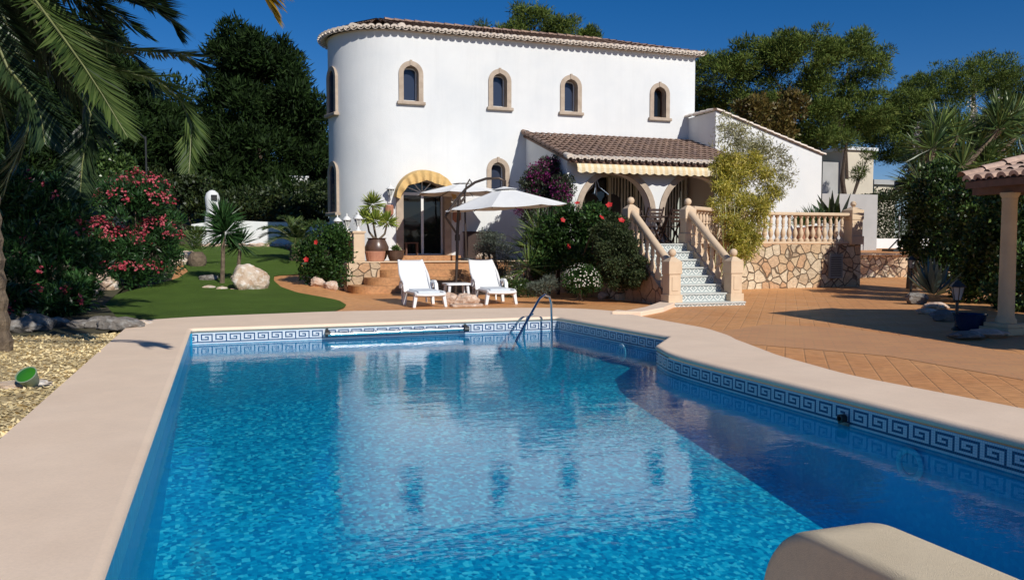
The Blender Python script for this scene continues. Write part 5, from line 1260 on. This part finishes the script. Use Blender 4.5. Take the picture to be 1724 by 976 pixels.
# pines
def pine(label,base,lobes,n,mat=PINE,L=.24,W=.045,tr=.28,**k):
    n=int(n*1.7);k.setdefault('k',26);k.setdefault('sub',(.14,.34))
    return tree('pine_tree',label,'pine tree',base,lobes,n,L,W,mat,tr,'pine trees around the villa',**k)
Bz=lambda px,Y:(AY(px,400,Y).x,Y,hfar(AY(px,400,Y).x,Y))
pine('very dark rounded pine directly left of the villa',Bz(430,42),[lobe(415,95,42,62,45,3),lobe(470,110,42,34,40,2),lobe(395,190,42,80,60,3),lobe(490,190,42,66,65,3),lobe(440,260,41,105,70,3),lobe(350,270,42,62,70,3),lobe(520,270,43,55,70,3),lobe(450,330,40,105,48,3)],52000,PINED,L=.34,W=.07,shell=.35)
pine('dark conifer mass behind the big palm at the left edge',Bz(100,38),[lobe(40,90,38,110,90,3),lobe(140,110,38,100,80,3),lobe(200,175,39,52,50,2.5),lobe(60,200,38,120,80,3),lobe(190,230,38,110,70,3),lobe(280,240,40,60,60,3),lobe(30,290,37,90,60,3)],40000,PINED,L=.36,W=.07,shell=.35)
pine('pine showing above the villa roof ridge',Bz(900,42),[lobe(900,45,42,52,42,2),lobe(865,60,42,30,28,2),lobe(940,62,42,38,30,2),lobe(805,52,43,17,12,1),lobe(900,110,42,70,45,2)],12000,k=12)
pine('small pine tip showing at the right end of the roof',Bz(1000,44),[lobe(990,62,44,24,14,1),lobe(1010,90,44,30,20,1)],2600)
pine('wide pine with leaning trunk right of the villa',Bz(1380,36),[lobe(1280,100,37,62,42,3),lobe(1350,95,36,70,42,3),lobe(1430,110,36,55,48,3),lobe(1210,130,38,50,50,2.5),lobe(1250,190,38,70,50,3),lobe(1340,180,37,80,55,3),lobe(1430,190,36,55,45,2.5),lobe(1370,236,36,40,22,2),lobe(1460,212,36,40,24,2),lobe(1330,240,37,50,30,2),lobe(1180,200,40,40,50,2)],58000,
     trunkpts=[AY(1376,330,36)-Vector((0,0,3)),AY(1380,300,36),AY(1405,250,36),AY(1420,150,36)],keep=.9)
pine('second pine with straight stem in front of the cream house',Bz(1421,32),[lobe(1446,292,32,14,15,.5),lobe(1425,240,32,34,14,1),lobe(1462,262,32,12,12,.5)],1500,L=.2,W=.03,tr=.2,keep=.8)
pine('dark pine beyond the pergola at the right edge',Bz(1640,40),[lobe(1640,130,40,60,45,3),lobe(1590,160,40,50,42,3),lobe(1700,150,40,60,50,3),lobe(1530,180,40,36,36,2),lobe(1570,225,40,60,38,3),lobe(1650,230,40,85,50,3),lobe(1740,200,40,60,70,3),lobe(1535,258,40,34,18,1.5),lobe(1500,262,42,34,14,1.5),lobe(1490,225,42,40,26,2),lobe(1500,235,41,40,45,2)],42000,PINE,keep=.95)
pine('narrow pine between the two large right hand pines',Bz(1530,44),[lobe(1545,150,44,26,26,1.5),lobe(1520,190,44,38,35,2),lobe(1490,200,44,28,30,2)],9000)
pine('brownish half bare tree behind the sloping wing',Bz(1300,31),[lobe(1270,190,31,34,30,1),lobe(1310,200,31,32,40,1),lobe(1335,175,31,16,26,1),lobe(1290,230,31,50,22,1)],3600,BROWNL,.22,.09,.1,keep=.7,k=16)
# dark undergrowth
bush('hillside_scrub','dark scrub filling the hillside behind the white garden wall','shrub',[lobe(300,330,38,70,40,2),lobe(390,355,37,70,32,2),lobe(460,350,37,60,34,2),lobe(530,350,38,50,40,2),lobe(240,320,38,60,40,2)],15000,.2,.10,AUTM,k=12,loc=(-1,37,hfar(-1,36)))
bush('fresh_green_shrub','fresh green shrub behind the two oleanders','shrub',[lobe(190,290,26,45,32,1),lobe(160,265,26,34,26,1),lobe(150,320,25,36,30,1)],6000,.13,.06,CREEP,k=10,loc=(-5.6,26,.6))
bush('villa_back_scrub','dark shrubs between the villa wing and the neighbouring houses','shrub',[lobe(1400,315,40,30,12,1),lobe(1450,324,40,34,8,1),lobe(1500,332,42,36,8,1),lobe(1560,300,42,60,34,2)],6000,.2,.1,AUTM,k=10,loc=(32,40,.5))
# tree line that closes the horizon
for i,(px,w) in enumerate(((-60,1),(60,1),(180,1),(290,1),(610,.8),(1250,.9),(1640,1),(1760,1))):
    Yv=62;c=AY(px,330,Yv);z0=hfar(c.x,Yv)
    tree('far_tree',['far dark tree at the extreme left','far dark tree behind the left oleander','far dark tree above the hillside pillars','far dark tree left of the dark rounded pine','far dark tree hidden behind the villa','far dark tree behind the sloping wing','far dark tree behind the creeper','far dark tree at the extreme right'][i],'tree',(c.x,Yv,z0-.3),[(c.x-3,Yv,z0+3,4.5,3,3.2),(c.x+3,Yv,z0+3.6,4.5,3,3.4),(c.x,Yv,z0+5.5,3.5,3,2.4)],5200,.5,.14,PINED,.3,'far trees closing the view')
# ------------------------------------------------------------ big palm
def path(pts,n=16):
    P=[Vector(p) for p in pts];out=[]
    for i in range(n):
        t=i/(n-1)*(len(P)-1);k=min(int(t),len(P)-2);f=t-k
        p0=P[max(k-1,0)];p1=P[k];p2=P[k+1];p3=P[min(k+2,len(P)-1)]
        out.append(np.array(.5*((2*p1)+(p2-p0)*f+(2*p0-5*p1+4*p2-p3)*f*f+(3*p1-p0-3*p2+p3)*f**3)))
    return out
cr=Vector((-2.75,11.3,4.9))
cus=[(path([cr,AY(10,-60,10.6),AY(100,55,9.8),AY(160,140,9.3),AY(215,232,9.0)]),PALML),
     (path([cr,AY(150,60,12),AY(255,85,12.6),AY(310,92,12.9),AY(345,118,13.0)]),PALMD),
     (path([cr,AY(160,100,11.5),AY(255,130,11.8),AY(318,190,11.8),AY(318,292,11.6)]),PALML),
     (path([cr,AY(150,-30,11.5),AY(240,-5,12),AY(280,25,12),AY(298,55,12)]),PALMD),
     (path([cr,AY(80,60,12),AY(150,180,12),AY(140,260,11.8),AY(135,330,11.6)]),PALMD),
     (path([cr,AY(60,40,12.5),AY(130,160,13),AY(180,190,13.2),AY(225,215,13.3)]),PALMD),
     (path([cr,AY(20,60,12),AY(50,200,12),AY(20,280,12),AY(5,330,12)]),PALMD),
     (path([cr,AY(80,20,13),AY(180,60,13.5),AY(240,110,13.5),AY(262,160,13.4)]),PALMD),
     (path([cr,AY(60,-40,10.5),AY(170,-20,10),AY(240,0,9.8),AY(262,10,9.8)]),PALMD),
     (path([cr,AY(0,90,10.8),AY(60,170,10.5),AY(75,240,10.4)]),PALMD)]
for (x0,y0_,x1,y1_,x2,y2,dd) in((30,-20,110,40,190,60,12.5),(60,-40,150,10,205,70,13.2),(-20,40,20,120,60,210,12.2),(20,0,70,90,110,180,13.4),(90,-40,190,20,250,60,13.8),(-30,80,0,170,20,260,12.6),(50,30,120,120,165,200,14),(0,-20,60,30,130,90,13),(100,30,150,90,215,120,13.6)):
    cus.append((path([cr,AY(x0,y0_,dd-.6),AY(x1,y1_,dd),AY(x2,y2,dd)]),PALMD))
palm('date_palm','tall date palm at the left edge with long drooping fronds',(-2.62,11.4,0),cr,[(i*2.4,R(20+(i*37)%65),3.0,.5) for i in range(26)],[PALMD,PALMD,PALML],.50,.030,.17,custom=cus,npl=90)
cr2=Vector((-3.6,4.6,5.3))
cus=[(path([cr2,Vector((-2.2,5.3,5.5)),AY(330,-190,6.4),AY(420,-70,6.5),AY(462,24,6.5)]),PALMY)]
palm('date_palm','nearer date palm just outside the left edge, one yellow frond tip in view',(-3.9,4.4,0),cr2,[(R(a),R(e),3.2,.30) for a,e in((0,38),(28,42),(55,40),(90,50),(130,40),(170,40),(210,45),(250,50),(300,45),(335,40),(15,60),(75,65))],[PALMD],.45,.035,.2,custom=cus,npl=70)
# ============================================================ CAMERA, LIGHT, RENDER
cam=bpy.data.cameras.new('camera');co=bpy.data.objects.new('camera',cam);C.objects.link(co)
cam.sensor_width=36;cam.sensor_fit='HORIZONTAL';cam.lens=36*F/1724;cam.clip_start=.05;cam.clip_end=2000
co.location=(0,0,H);co.rotation_euler=(R(90)-PIT,0,-YAW);bpy.context.scene.camera=co
EL=R(34);AZ=R(14)  # sun behind the camera and a little to the right
sun=bpy.data.lights.new('sun','SUN');so_=bpy.data.objects.new('sun',sun);C.objects.link(so_)
sun.energy=4.3;sun.angle=R(.53);sun.color=(1,.95,.87)
sd=Vector((math.sin(AZ)*math.cos(EL),-math.cos(AZ)*math.cos(EL),math.sin(EL)))
so_.rotation_euler=(-sd).to_track_quat('-Z','Y').to_euler()
w=bpy.data.worlds.new('World');bpy.context.scene.world=w;w.use_nodes=True;nt=w.node_tree;bg=nt.nodes['Background']
sk=nt.nodes.new('ShaderNodeTexSky');sk.sky_type='NISHITA';sk.sun_disc=False;sk.sun_elevation=EL;sk.sun_rotation=math.atan2(sd.x,sd.y)
sk.air_density=.9;sk.dust_density=.1;sk.ozone_density=4.;sk.altitude=900
hs=nt.nodes.new('ShaderNodeHueSaturation');hs.inputs['Saturation'].default_value=1.35;hs.inputs['Value'].default_value=1.
nt.links.new(sk.outputs[0],hs.inputs['Color']);nt.links.new(mixc(nt,1.,hs.outputs[0],(1.03,.93,1.06),'MULTIPLY'),bg.inputs[0]);bg.inputs[1].default_value=.07
sc=bpy.context.scene;sc.view_settings.view_transform='Standard';sc.view_settings.look='None';sc.view_settings.exposure=0;sc.view_settings.gamma=1
sc.render.engine='CYCLES';sc.cycles.max_bounces=8;sc.cycles.transparent_max_bounces=8;sc.cycles.diffuse_bounces=3
